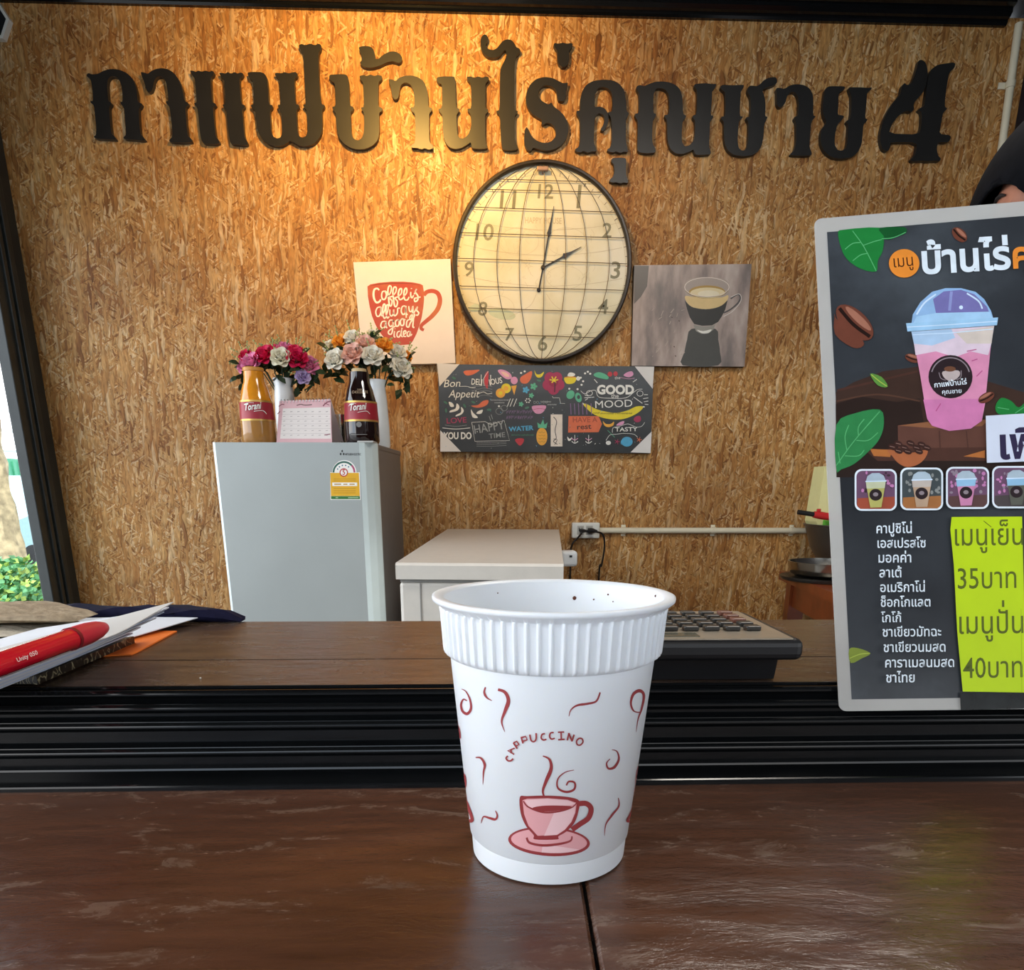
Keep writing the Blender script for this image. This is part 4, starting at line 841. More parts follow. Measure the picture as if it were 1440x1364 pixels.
for x, y in ((560, 1085), (545, 980), (600, 690), (520, 650)): art.poly(q(ell(x, y, 10, 7, .5, 8)), ci('print_grain_dark', '#5a4a42'))
art.build('espresso_print', g)

# chalkboard picture with white paper corners
CB = mat('chalkboard_print', '#393b3c', .22, vary=.15, scale=14, coat=.1)
cpx = [(615.5, 512), (919.4, 515.5), (914.8, 637.5), (619.4, 635)]
g, art = canvas('wall_picture', 'wide chalkboard-style food picture with white corners, below the clock', cpx, .024, CB, mat('picture_edge_black', '#1c1c1c', .5))
L = zoomed(610, 505, 9); R_ = zoomed(760, 505, 9)
ch = lambda n, c: mat('chalk_'+n, c, .35, vary=.06, scale=60)
W_, O_, Yl, G_, P_, Rd, Bl, Mg, Pu, Or = ch('white', '#dcdad2'), ch('orange', '#cf6a45'), ch('yellow', '#d9c52c'), ch('green', '#58a883'), ch('pink', '#cf90b0'), ch('red', '#b5383f'), ch('blue', '#4f9fc2'), ch('magenta', '#9c2f50'), ch('purple', '#7c5a80'), ch('gold', '#dda13c'); GR = ch('grey', '#8f918e'); DG = ch('dim_green', '#3f6a54')
pl = lambda z, pts, m, sm=3: art.poly(z(smooth_curve(pts, sm, True) if sm else pts), m)
ln = lambda z, pts, w, m, sm=4: art.line(z(pts), w, m, sm)
pl(L, [(375, 165), (400, 145), (480, 140), (580, 135), (540, 170), (480, 200), (410, 205)], O_); pl(L, [(640, 250), (650, 190), (690, 150), (690, 260), (680, 380), (645, 320)], Rd); ln(L, [(640, 340), (632, 250), (690, 155)], .7, W_)
pl(L, [(810, 150), (850, 130), (920, 150), (975, 190), (985, 240), (930, 255), (870, 220)], P_); pl(L, [(850, 160), (900, 165), (950, 200), (950, 225), (900, 215)], ch('light_pink', '#e0b8a8'))
pl(L, [(980, 340), (1050, 330), (1018, 455)], Or, 0); pl(L, ell(1018, 270, 45, 48), P_, 0); pl(L, [(1095, 280), (1100, 230), (1160, 190), (1240, 150), (1235, 230), (1190, 300), (1130, 310)], O_)
pl(L, [(1275, 140), (1300, 190), (1350, 190), (1395, 160), (1370, 220), (1320, 235), (1285, 200)], Yl); pl(L, ell(915, 370, 62, 62), Yl, 0); pl(L, ell(845, 430, 60, 60), Or, 0); pl(L, ell(915, 370, 30, 30), Or, 0); pl(L, ell(845, 430, 26, 26), Yl, 0)
for x, y, r, m in ((1165, 390, 50, Bl), (1265, 345, 52, G_), (1235, 460, 38, G_), (1105, 570, 36, G_)):
    for a in range(5): pl(L, ell(x+r*.5*cos(a*1.257), y+r*.5*sin(a*1.257), r*.42, r*.3, a*1.257, 10), m, 0)
pl(L, [(470, 590), (560, 580), (620, 530), (690, 520), (680, 570), (620, 605), (540, 615)], O_)
for P in ([(190, 540), (240, 560), (255, 600), (210, 600)], [(290, 560), (325, 600), (300, 650), (205, 675), (210, 650), (275, 625)], [(345, 605), (380, 650), (350, 700), (280, 725), (285, 705), (345, 670)], [(470, 635), (500, 680), (560, 740), (490, 735)], [(620, 640), (600, 690), (540, 690), (560, 660)]): pl(L, P, W_)
pl(L, [(1240, 600), (1330, 585), (1420, 590), (1400, 650), (1350, 690), (1280, 680)], P_); ln(L, [(1255, 640), (1330, 625), (1410, 635)], .6, Mg)
pl(L, ell(1368, 980, 70, 112), Or, 0); pl(L, [(1320, 870), (1310, 800), (1350, 830), (1385, 760), (1400, 830), (1440, 800), (1425, 875)], G_, 0)
for y in (920, 960, 1000, 1040): ln(L, [(1325, y), (1345, y+12), (1368, y), (1390, y+12), (1412, y)], .5, ch('brown', '#8a6a2c'), 0)
pl(L, [(1030, 1020), (1080, 1000), (1140, 1010), (1130, 1060), (1090, 1095), (1050, 1060)], Rd)
for y in (590, 640, 700, 520): pass
for x, y, a in ((255, 240, .5), (390, 590, 1), (155, 650, 1.5), (700, 640, 0), (1330, 270, .3), (1180, 615, -.3), (500, 545, .4), (150, 550, .6)): pl(L, ell(x, y, 30, 14, a, 10), DG, 0)
tx = lambda z, s, x0, y0, x1, y1, m, b=.0, st=1.0, sh=0: art.text(s, *z([(x0, y0)])[0], *z([(x1, y1)])[0], m, b, st, sh)
rs_ = random.Random(21)
def scrib(z, x0, x1, yc, h, m):        # chalk strokes too small to read
    x = x0
    while x < x1:
        w_ = rs_.uniform(.35, .7)*h; ln(z, [(x, yc+h*.5), (x+w_*.3, yc-h*rs_.uniform(.2, .5)), (x+w_*.6, yc+h*rs_.uniform(.0, .5)), (x+w_, yc-h*.4)], .55, m, 2); x += w_*1.35
tx(L, 'Bon', 128, 355, 330, 348, W_, .0, 1.0, .2); ln(L, [(330, 345), (420, 345), (470, 360), (530, 355)], .7, W_)
tx(L, 'Appetit', 185, 485, 570, 485, W_, .0, 1.1, .25); ln(L, [(560, 440), (630, 415), (680, 440), (740, 430)], .8, W_)
for y in (330, 365, 395, 455): ln(L, [(480, y), (560, y+15), (640, y), (740, y+18)], .4, GR)
tx(L, 'DELI', 475, 320, 610, 330, W_, .01, 1.5); tx(L, 'IOUS', 710, 330, 870, 300, W_, .01, 1.4); ln(L, [(600, 195), (600, 340)], .9, W_, 0); ln(L, [(720, 200), (720, 335)], 1.0, W_, 0)
tx(L, 'LOVE', 165, 815, 415, 800, Mg, .015, .9); tx(L, 'YOU DO', 120, 1010, 478, 1010, W_, .03, 1.35); ln(L, [(110, 870), (280, 885), (460, 870)], .9, W_); ln(L, [(140, 835), (280, 850), (420, 835)], .5, GR)
tx(L, 'HAPPY', 520, 945, 900, 880, GR, .005, 1.2); tx(L, 'TIME', 700, 1005, 905, 985, GR, .005, .9); ln(L, [(480, 800), (520, 1040), (960, 1030), (890, 775), (720, 830), (650, 790), (480, 800)], .6, W_, 0)
for y in (1055, 1075, 1100): ln(L, [(540, y), (720, y+2), (920, y-8)], .5, GR)
tx(L, 'WATER', 950, 915, 1265, 895, Bl, .03, .9); scrib(L, 985, 1260, 960, 22, DG); scrib(L, 720, 940, 518, 16, GR); scrib(L, 770, 890, 552, 14, GR); scrib(L, 920, 1230, 665, 48, Pu); scrib(L, 920, 1260, 735, 50, Pu); tx(L, 'DO YOU', 1265, 565, 1440, 560, GR, .0, 1.1)
for x in (950, 985, 1030): ln(L, [(x-20, 600), (x+20, 500)], .9, W_, 0)
for a in range(6): pl(L, ell(1190+28*cos(a*1.05), 525+25*sin(a*1.05), 9, 9, 0, 8), W_, 0)
for x, y in ((1105, 175), (1150, 155), (825, 595)): pl(L, ell(x, y, 14, 12, 0, 8), W_, 0)
ln(L, [(700, 720), (720, 780)], .8, GR, 0); ln(L, [(725, 700), (745, 760)], .8, GR, 0); art.line(L(ell(830, 660, 45, 40)), .5, GR, 0, True); art.line(L(ell(890, 620, 40, 35)), .5, GR, 0, True)
# right half
for a in range(5): pl(R_, ell(165+62*cos(a*1.257+.3), 300+70*sin(a*1.257+.3), 82, 75, a*1.257+.3, 16), Mg, 0)
pl(R_, ell(165, 290, 60, 60), ch('crimson', '#8a2440'), 0)
for a in range(6): ln(R_, [(170, 270), (170+55*cos(a*1.05), 260+45*sin(a*1.05))], 1.6, Yl, 0)
ln(R_, [(185, 290), (180, 420)], 1.6, ch('dark', '#3a2024'), 0)
pl(R_, [(305, 230), (445, 225), (430, 300), (330, 310)], Yl); pl(R_, [(345, 215), (360, 175), (400, 170), (440, 190), (420, 215)], W_); pl(R_, ell(478, 245, 26, 28), W_, 0); ln(R_, [(305, 230), (445, 228)], 1.0, O_, 0)
for x, y in ((565, 180), (600, 160), (630, 185), (520, 325), (510, 235), (540, 280), (365, 375), (470, 380)): pl(R_, ell(x, y, 14, 13, 0, 8), W_, 0)
pl(R_, [(675, 190), (730, 165), (800, 180), (860, 220), (850, 255), (770, 245), (690, 220)], G_); pl(R_, ell(880, 190, 30, 32), Rd, 0); pl(R_, ell(950, 185, 28, 30), Rd, 0); pl(R_, [(1050, 205), (1100, 165), (1160, 155), (1175, 200), (1120, 230)], P_); ln(R_, [(1000, 230), (1120, 250), (1190, 240)], .6, P_)
pl(R_, ell(380, 450, 48, 58, .6), G_, 0); pl(R_, ell(480, 485, 40, 62, -.3), G_, 0); pl(R_, ell(483, 480, 20, 26), CB, 0)
tx(R_, 'GOOD', 715, 440, 1185, 440, W_, .045, 1.05); tx(R_, 'MOOD', 695, 620, 1165, 600, W_, .0, .85); tx(R_, 'the', 940, 255, 1010, 252, W_, 0, 1); tx(R_, 'the', 895, 490, 990, 490, W_, 0, 1)
ln(R_, [(510, 400), (560, 440), (640, 400), (700, 400), (740, 480), (900, 495), (1080, 490), (1180, 420), (1230, 385), (1290, 380)], .7, W_); art.line(R_(ell(620, 430, 38, 32)), .7, W_, 0, True); art.line(R_(ell(1260, 435, 38, 34)), .7, W_, 0, True)
for P in ([(560, 455), (610, 465)], [(555, 490), (680, 480)], [(565, 520), (600, 500)], [(1310, 450), (1360, 450)], [(1300, 500), (1365, 490)], [(1310, 540), (1365, 530)], [(1320, 570), (1365, 575)], [(680, 255), (720, 300)], [(1170, 290), (1220, 255)], [(1180, 480), (1290, 560)]): ln(R_, P, .9, W_, 0)
pl(R_, [(535, 565), (600, 575), (700, 630), (830, 665), (960, 680), (1100, 650), (1210, 600), (1300, 600), (1270, 650), (1180, 710), (1060, 755), (940, 765), (800, 745), (680, 700), (600, 640)], Yl); ln(R_, [(530, 558), (550, 570)], 1.8, W_, 0); ln(R_, [(1295, 602), (1320, 605)], 1.6, W_, 0)
[scrib(R_, a_, b_, 690+.00022*abs((a_+b_)/2-930)*-150, 24, ch('olive', '#8a7d1c')) for a_, b_ in ((670, 740), (760, 920), (950, 1160))]
pl(R_, [(355, 720), (735, 722), (780, 820), (735, 925), (350, 930)], O_, 0); tx(R_, 'HAVE A', 410, 800, 720, 795, ch('rust', '#93422c'), .01, 1.0); tx(R_, 'rest', 465, 890, 645, 880, ch('dark_brown', '#4a2a20'), .02, .8)
pl(R_, [(130, 700), (278, 700), (278, 1105), (130, 1105)], ch('cream', '#d8cdbf'), 0); ln(R_, [(165, 730), (205, 790), (185, 900), (200, 1000), (165, 1040), (215, 1080)], 1.1, ch('black', '#3c332e')); ln(R_, [(165, 1010), (210, 1020), (180, 1085)], .9, ch('black', '#3c332e'))
for x in (380, 430, 480, 530, 580, 640): ln(R_, [(x, 560), (x+8, 700)], 1.2, Pu, 0)
ln(R_, [(150, 470), (160, 490), (240, 490), (255, 560), (310, 562)], .6, W_, 0); scrib(R_, 20, 130, 540, 20, GR); scrib(R_, 90, 200, 575, 20, GR)
pl(R_, [(790, 785), (830, 820), (890, 820), (930, 790), (920, 840), (860, 860), (810, 840)], Or); pl(R_, [(960, 840), (1000, 800), (1060, 785), (1040, 830)], P_); pl(R_, [(1180, 770), (1200, 730), (1260, 720), (1270, 780), (1220, 800)], Mg)
tx(R_, 'TASTY', 945, 915, 1230, 910, W_, .015, .75); ln(R_, [(910, 930), (920, 870), (1000, 850), (1100, 820), (1160, 840), (1210, 860), (1280, 850), (1320, 800)], .6, W_); ln(R_, [(830, 1030), (880, 960), (960, 950), (1060, 940), (1180, 950), (1230, 990)], .6, W_); ln(R_, [(850, 900), (900, 950), (940, 990)], .6, G_)
pl(R_, ell(1095, 1045, 72, 62), Bl, 0); ln(R_, [(1025, 1030), (1020, 1070), (1050, 1080)], .8, Bl); pl(R_, ell(860, 1060, 32, 26), W_, 0)
for x, y, m in ((970, 1045, Mg), (1250, 1020, O_)):
    for a in range(5): ln(R_, [(x, y), (x+34*cos(a*1.257), y+34*sin(a*1.257))], .9, m, 0)
for x in (435, 610):
    for y in (1000, 1040): ln(R_, [(x-40, y), (x, y+25), (x+40, y)], 1.0, P_ if y == 1000 else W_)
    ln(R_, [(x, 960), (x, 1060)], .8, W_, 0)
pl(R_, [(340, 980), (370, 1010), (400, 985), (380, 1030), (350, 1030)], W_)
rr = random.Random(9)
for _ in range(90):
    x, y = rr.uniform(80, 1380), rr.uniform(150, 1130); z, X0 = (L, x+30) if rr.random() < .5 else (R_, x-20); P0 = z([(X0, y)])[0]
    if 624 < P0[0] < 906 and 520 < P0[1] < 630: art.line([P0, (P0[0]+rr.uniform(-1.5, 1.5), P0[1]+rr.uniform(-1.5, 1.5))], rr.uniform(.4, .9), rr.choice((GR, DG, Pu, W_, Bl)), 0)
art.build('chalk_print', g)
CRN = mat('white_corner_card', '#d6d2cd', .5, vary=.02)
for z, T in ((L, [(40, 52), (325, 64), (72, 345)]), (R_, [(1195, 92), (1440, 96), (1420, 375)]), (L, [(82, 900), (82, 1172), (345, 1170)]), (R_, [(1408, 915), (1395, 1190), (1140, 1180)])):
    fr_ = [onY(x, y, WY-.0262) for x, y in z(T)]; b = MB(); b.prism(fr_, [p+Vector((0, .0012, 0)) for p in fr_]); obj('corner_protector', b, CRN, g)

# ================================================================ outlet, plugs, conduit
PL = mat('white_plastic', '#d8d6cc', .4, vary=.03); CONDM = mat('cream_conduit', '#d6cdb4', .45, vary=.03); BLKP = mat('black_plastic', (.012, .012, .013), .4)
a, c = onY(805, 735, WY-.03), onY(843, 757, WY-.03)
ot = thing('wall_outlet', 'white double socket box on the wall right of the freezer', 'outlet', ((a.x+c.x)/2, WY, (a.z+c.z)/2))
b = MB(); b.box(a.x, c.x, WY-.03, WY, c.z, a.z, bev=.004); obj('socket_box', b, PL, ot)
zc = (a.z+c.z)/2; xs = [a.x+(c.x-a.x)*t for t in (.30, .62)]
for x in xs:
    b = MB(); b.box(x-.012, x+.012, WY-.0315, WY-.029, zc-.015, zc+.017, bev=.001); obj('socket_insert', b, mat('grey_plastic', '#a9a69c', .45), ot)
    for s in (-.005, .005): b = MB(); b.box(x+s-.0012, x+s+.0012, WY-.0322, WY-.031, zc-.002, zc+.010); obj('socket_slot', b, BLKP, ot)
def cord(nm, label, pl_, pts, r=.0032, body=(.010, .02)):
    g = thing(nm, label, 'cable', pl_); b = MB(); b.tube(pts, r, 8); obj('cord', b, BLKP, g)
    b = MB(); b.lathe([(0, 0), (body[0], .001), (body[0], .018), (body[0]*.7, .03), (r*1.4, .044), (0, .045)], M=Matrix.Translation(pl_) @ Matrix.Rotation(pi/2, 4, 'X') @ Matrix.Rotation(radians(28), 4, 'Y'), seg=14); obj('plug', b, BLKP, g)
def spl(P): # smooth 3-D path
    out = []; P = [Vector(p) for p in P]; N = len(P)
    for i in range(N-1):
        p0, p1, p2, p3 = P[max(0, i-1)], P[i], P[i+1], P[min(N-1, i+2)]
        for k in range(6):
            t = k/6; out.append(.5*((2*p1)+(p2-p0)*t+(2*p0-5*p1+4*p2-p3)*t*t+(3*p1-p0-3*p2+p3)*t**3))
    return out+[P[-1]]
pr = Vector((xs[1], WY-.0322, zc)); e = pr+Vector((.018, -.042, -.002))
cord('power_cord', 'black power cord hanging from the right plug of the wall outlet', pr, spl([e, onY(848, 752, 2.65), onY(850, 770, 2.66), onY(846, 795, 2.67), onY(842, 815, 2.68), (onY(842, 830, 2.68).x, 2.69, .4), (onY(842, 830, 2.68).x-.1, 2.6, .006)]))
pr = Vector((xs[0], WY-.0322, zc)); e = pr+Vector((.0, -.040, -.006))
cord('power_cord', 'black power cord running from the left plug down behind the freezer', pr, spl([e, onY(812, 757, 2.665), onY(804, 768, 2.665), onY(802, 800, 2.68), (onY(800, 830, 2.68).x, 2.69, .4), (onY(800, 830, 2.68).x-.05, 2.6, .006)]), body=(.007, .02))
z = onY(990, 746, WY-.01).z; x0, x1 = c.x, onY(1150, 746, WY-.01).x
cdt = thing('cable_conduit', 'cream plastic conduit running right from the wall outlet', 'conduit', ((x0+x1)/2, WY, z))
b = MB(); b.tube([(x0, WY-.011, z), (x1+.5, WY-.011, z)], .0105, 14); obj('pipe', b, CONDM, cdt)
for px in (877, 1003, 1114): x = onY(px, 745, WY-.01).x; b = MB(); b.tube([(x-.008, WY-.011, z), (x+.008, WY-.011, z)], .0125, 14); b.box(x-.008, x+.008, WY-.004, WY, z-.02, z+.02, bev=.001); obj('pipe_clip', b, CONDM, cdt)
p, p2 = onY(1432, 40, WY-.012), onY(1411, 190, WY-.012)
cdt = thing('cable_conduit', 'cream plastic conduit running up the right edge of the wall', 'conduit', (p.x, WY, p2.z-.6))
b = MB(); b.tube([(p2.x+(p2.x-p.x)*4, WY-.012, p2.z-1.2), (p2.x, WY-.012, p2.z), (p.x, WY-.012, p.z), (p.x, WY-.012, 2.64)], .0115, 14); obj('pipe', b, CONDM, cdt)
zz = onY(1422, 122, WY).z; xx = (p.x+p2.x)/2; b = MB(); b.tube([(xx, WY-.012, zz-.009), (xx, WY-.012, zz+.009)], .014, 14); b.box(xx-.034, xx, WY-.006, WY, zz-.009, zz+.009, bev=.002); obj('pipe_clip', b, CONDM, cdt)
# black hexagonal plaque at the left end of the wall
h = onY(-14, 26, WY-.02); b = MB(); P = [h+Vector((.055*cos(i*pi/3), 0, .055*sin(i*pi/3))) for i in range(6)]; Pi = [h+(p-h)*.84+Vector((0, -.001, 0)) for p in P]
g = thing('hexagon_plaque', 'black hexagonal plaque with white edge at the upper left of the wall', 'plaque', (h.x, WY, h.z))
b.prism(P, [Vector((p.x, WY, p.z)) for p in P]); obj('white_edge', b, mat('white_plastic', '#d8d6cc'), g); b = MB(); b.prism(Pi, [p+Vector((0, .002, 0)) for p in Pi]); obj('black_face', b, BLKP, g)
# ceiling spotlight fixture just above the frame
g = thing('ceiling_spotlight', 'small black spotlight under the ceiling in front of the sign', 'lamp', (-.26, 1.85, 2.70))
b = MB(); b.lathe([(0, 0), (.03, 0), (.03, -.02), (.012, -.025), (.012, -.07), (0, -.07)], (-.26, 1.85, 2.70), 20); obj('mount', b, BLKP, g)
b = MB(); b.lathe([(.03, -.07), (.04, -.06), (.045, -.12), (.040, -.12), (.034, -.07)], (-.26, 1.85, 2.70), 24); obj('lamp_shade', b, BLKP, g)
g = thing('added_ceiling_lamp', 'unseen square ceiling lamp added above the seller side of the bar', 'lamp', (.75, 1.15, 2.70))  # fixture and glowing panel for the added fill light
b = MB(); b.box(.45, 1.05, .85, 1.45, 2.645, 2.70, bev=.006); obj('housing', b, PL, g)
k = NB('added_lamp_diffuser'); k.b.inputs['Emission Color'].default_value = (1, .93, .84, 1); k.b.inputs['Emission Strength'].default_value = 4.0
b = MB(); b.box(.475, 1.025, .875, 1.425, 2.638, 2.6445); obj('diffuser', b, k.m, g)

# ================================================================ laminated menu leaning at the right
mh = Vector((.989, -.137, .047)).normalized(); mv = Vector((.01, .387, .922)); mv = (mv-mh*mv.dot(mh)).normalized(); mn = mh.cross(mv)
if mn.y > 0: mn = -mn
tb = out(tz(1000), .0095); BLm = ray(1180, 1000); BLm = CAM+BLm*(tb[0]/BLm.y)
def onM(px, py, off): d = ray(px, py); return CAM+d*((BLm-CAM).dot(mn)/d.dot(mn))+mn*off
Hm = (onM(1145, 308, 0)-BLm).dot(mv); Wm = Hm/1.40
mc = BLm+mh*Wm/2
mu = thing('menu_board', 'laminated black drinks menu leaning at the right end of the bar', 'menu', mc)
def mp_(u, v, o=0): return BLm+mh*u+mv*v+mn*o
LAM = mat('laminate_film', '#c3c0ba', .28, alpha=.72, vary=.05, spec=.5)
rc = [mp_(u, v) for u, v in rrect(0, 0, Wm, Hm, .004, 4)]
b = MB(); b.prism(rc, [p-mn*.0006 for p in rc]); obj('laminated_sheet', b, LAM, mu)
P0, P1 = onM(1170, 326, 0), onM(1197.5, 983.5, 0); u0 = (P1-BLm).dot(mh); u1 = Wm-u0; v0 = (P1-BLm).dot(mv); v1 = (P0-BLm).dot(mv)
b = MB(); bp_ = [mp_(u, v, -.0010) for u, v in ((u0, v0), (u1, v0), (u1, v1), (u0, v1))]; b.prism(bp_, [p-mn*.003 for p in bp_]); obj('backing_card', b, BLKP, mu)
um = Wm*.5; leg = [mp_(um-.02, .20, -.0045), mp_(um+.02, .20, -.0045)]; ft = mp_(um, .06, -.06); ft.z = Z1+.001
b = MB(); F1, F2 = Vector((leg[0].x, leg[0].y+.055, Z1+.001)), Vector((leg[1].x, leg[1].y+.055, Z1+.001)); oo = Vector((0, .003, 0)); b.prism([leg[0], leg[1], F2, F1], [p+oo for p in (leg[0], leg[1], F2, F1)]); obj('easel_strut', b, BLKP, mu)
k = NB('menu_charcoal'); nz = k.n('TexNoise', Scale=9.0, Detail=6.0, Roughness=.6); k.put(nz.inputs['Vector'], k.tc.outputs['Object'])
k.put(k.b.inputs['Base Color'], k.ramp(nz.outputs['Fac'], [(.3, '#24262a'), (.5, '#33363a'), (.68, '#4b5055'), (.85, '#656b70')])); k.b.inputs['Roughness'].default_value = .3; CHAR = k.m  # charcoal greys raised to paint in the surface glare
art = Art(onM, None); cm = lambda n, c: mat('menu_'+n, c, .32, vary=.08, scale=120)
a5 = zoomed(1120, 270, 3.6875); a6 = zoomed(1120, 630, 3.497); a8 = zoomed(1330, 580, 3.245); a9 = zoomed(1240, 310, 7.2)
FU = lambda u, v: None
def uvpix(u, v):                       # picture position of a sheet point
    p = mp_(u, v)-CAM; z = p.dot(fw); return (CX+F*p.dot(rt)/z, CY-F*p.dot(up)/z)
art.poly([uvpix(u0, v0), uvpix(u1, v0), uvpix(u1, v1), uvpix(u0, v1)], CHAR)
xr = uvpix(u1, (v0+v1)/2)[0]; XR = (xr-1120)*3.6875-8; XR6 = (xr-1120)*3.497-20
DK = cm('deep_shadow', '#151617'); BR1 = cm('cloth_brown', '#3d2a22'); BR2 = cm('cloth_dark_brown', '#2a1d18'); BR3 = cm('wood_brown', '#4b2f26'); BR4 = cm('wood_light', '#8a5a3c'); BR5 = cm('wood_red', '#5e3c31')
G1, G2, G3, G4 = cm('leaf_green', '#1f7a36'), cm('leaf_dark_green', '#145226'), cm('leaf_light_green', '#58a86a'), cm('leaf_yellow', '#a8b84a')
pm = lambda z, pts, m, sm=3: art.poly(z(smooth_curve(pts, sm, True) if sm else pts), m)
lm = lambda z, pts, w, m, sm=4: art.line(z(pts), w, m, sm)
# brown cloth and table behind the drink
pm(a5, [(203, 1040), (300, 985), (450, 930), (640, 905), (1000, 985), (1180, 1040), (XR, 1080), (XR, 1400), (205, 1420)], BR1, 0); pm(a5, [(203, 1100), (330, 1060), (520, 1090), (640, 1070), (660, 1200), (500, 1260), (205, 1260)], BR2, 0)
lm(a5, [(210, 1030), (400, 985), (630, 930)], 3, BR3); lm(a5, [(210, 1085), (420, 1050), (640, 1085)], 2.2, cm('cloth_fold', '#54382b'))
pm(a5, [(205, 1250), (525, 1230), (XR, 1200), (XR, 1480), (207, 1480)], BR2, 0)
pm(a5, [(525, 1212), (960, 1190), (1180, 1170), (XR, 1150), (XR, 1330), (527, 1350)], BR5, 0); pm(a5, [(525, 1212), (700, 1190), (1000, 1180), (960, 1215), (700, 1225)], BR4, 0); lm(a5, [(740, 1240), (745, 1340)], 2, BR3, 0); lm(a5, [(880, 1240), (890, 1340)], 1.6, BR3, 0)
pm(a5, [(360, 1345), (500, 1330), (1300, 1320), (XR, 1330), (XR, 1395), (420, 1395)], BR3, 0); pm(a6, [(360, 5), (470, 10), (460, 45), (380, 40)], cm('spoon_wood', '#b06a35'), 0); pm(a6, [(820, 42), (925, 12), (926, 50)], cm('spoon_wood', '#b06a35'), 0)
pm(a6, [(450, 10), (470, 40), (500, 75), (545, 95), (600, 80), (635, 45), (640, 10), (560, 25)], cm('scoop_orange', '#a9613c'))
for x, y in ((470, -5), (500, -20), (530, 0), (560, -22), (590, 0), (615, -15), (640, 0), (545, 18), (500, 15), (600, 18)): pm(a6, ell(x, y, 22, 14, .4, 12), cm('bean_dark', '#3a211b'), 0); lm(a6, [(x-12, y-3), (x+12, y+3)], .7, cm('bean_light', '#9a7b70'), 0)
# leaves and beans
def leaf(z, pts, m, vein, veins):
    pm(z, pts, m)
    for v in veins: lm(z, v, 1.2, vein)
leaf(a5, [(215, 215), (245, 198), (430, 188), (452, 240), (445, 310), (420, 360), (412, 415), (330, 400), (260, 350), (230, 290)], G1, G3, [[(290, 205), (350, 290), (412, 412)], [(330, 265), (290, 270), (250, 300)], [(370, 320), (330, 330), (290, 360)], [(345, 280), (400, 260), (440, 250)]])
leaf(a5, [(430, 190), (555, 185), (567, 215), (520, 235), (470, 252), (450, 230)], G2, G3, [[(440, 245), (500, 240), (565, 212)]])
leaf(a5, [(205, 1210), (300, 1150), (430, 1130), (452, 1200), (430, 1280), (380, 1340), (300, 1410), (230, 1440), (205, 1440)], cm('leaf_big_green', '#2f7d45'), G3, [[(205, 1420), (300, 1290), (430, 1140)], [(260, 1340), (250, 1270), (270, 1210)], [(320, 1265), (320, 1220), (350, 1180)], [(250, 1370), (320, 1370), (350, 1340)], [(310, 1290), (370, 1290), (420, 1250)], [(225, 1410), (215, 1350)]])
leaf(a5, [(380, 945), (440, 962), (472, 1012), (420, 1005)], cm('leaf_small', '#5a8a3c'), G4, [[(385, 948), (430, 985), (468, 1010)]])
leaf(a5, [(1030, 1110), (1060, 1070), (1110, 1085), (1150, 1120), (1200, 1085), (1300, 1100), (1290, 1165), (1100, 1160), (1040, 1150)], G1, G3, [[(1040, 1120), (1100, 1130)], [(1130, 1150), (1190, 1110)]])
leaf(a6, [(258, 990), (300, 985), (362, 1010), (320, 1035), (265, 1058)], cm('leaf_olive', '#7d8c2f'), G4, [[(260, 1035), (310, 1015), (360, 1010)]])
def bean(z, x, y, rx, ry, rot, m=None):
    pm(z, ell(x, y, rx, ry, rot, 22), m or cm('bean_brown', '#6b3b2c'), 0); c, s = cos(rot), sin(rot)
    pm(z, ell(x+ry*.45*s, y-ry*.45*c, rx*.75, ry*.3, rot, 14), cm('bean_shine', '#a06a55'), 0)
    lm(z, [(x-rx*.9*c, y-rx*.9*s), (x-.2*ry*s, y+.2*ry*c), (x+rx*.9*c, y+rx*.9*s)], max(1, ry*.08), cm('bean_crease', '#23130e'))
bean(a5, 843, 225, 46, 30, .75); pm(a5, [(198, 640), (205, 660), (330, 760), (345, 800), (290, 810), (198, 740)], cm('bean_brown', '#6b3b2c')); bean(a5, 300, 680, 120, 62, .75); bean(a5, 600, 865, 40, 22, .3)
# drink in a dome cup
pm(a5, [(593, 728), (1022, 698), (1005, 800), (975, 1100), (958, 1190), (900, 1230), (790, 1242), (700, 1215), (675, 1180), (640, 960), (610, 800)], cm('drink_pink', '#d68aa9'), 0)
pm(a5, [(655, 1080), (972, 1075), (958, 1190), (900, 1230), (790, 1242), (700, 1215), (675, 1180)], cm('drink_deep_pink', '#cc79a6'), 0)
pm(a5, [(593, 728), (1022, 698), (1005, 800), (990, 850), (900, 830), (820, 860), (720, 830), (615, 850), (608, 800)], cm('drink_foam', '#d9c4cf'), 0); pm(a5, [(593, 728), (800, 715), (820, 760), (700, 800), (606, 790)], cm('drink_cool_foam', '#a9c3dd'), 0); pm(a5, [(820, 730), (1020, 700), (1008, 790), (880, 790)], cm('drink_cream', '#cfc0b4'), 0)
for P in ([(700, 900), (760, 880)], [(880, 830), (930, 820)], [(905, 880), (935, 870)], [(720, 1140), (745, 1100)], [(930, 960), (960, 930)]): lm(a5, P, 1.4, cm('drink_crimson', '#b34f80'), 0)
pm(a5, [(593, 690), (600, 640), (640, 575), (700, 522), (770, 503), (850, 503), (925, 522), (970, 560), (1005, 620), (1018, 662)], cm('dome_blue', '#8fb3d9'), 0); pm(a5, [(705, 560), (760, 520), (850, 512), (920, 535), (985, 600), (1000, 640), (720, 632)], cm('dome_violet', '#746fa6'), 0); pm(a5, [(720, 632), (1000, 625), (1015, 662), (600, 690), (620, 650)], cm('dome_pale', '#a3c8e6'), 0)
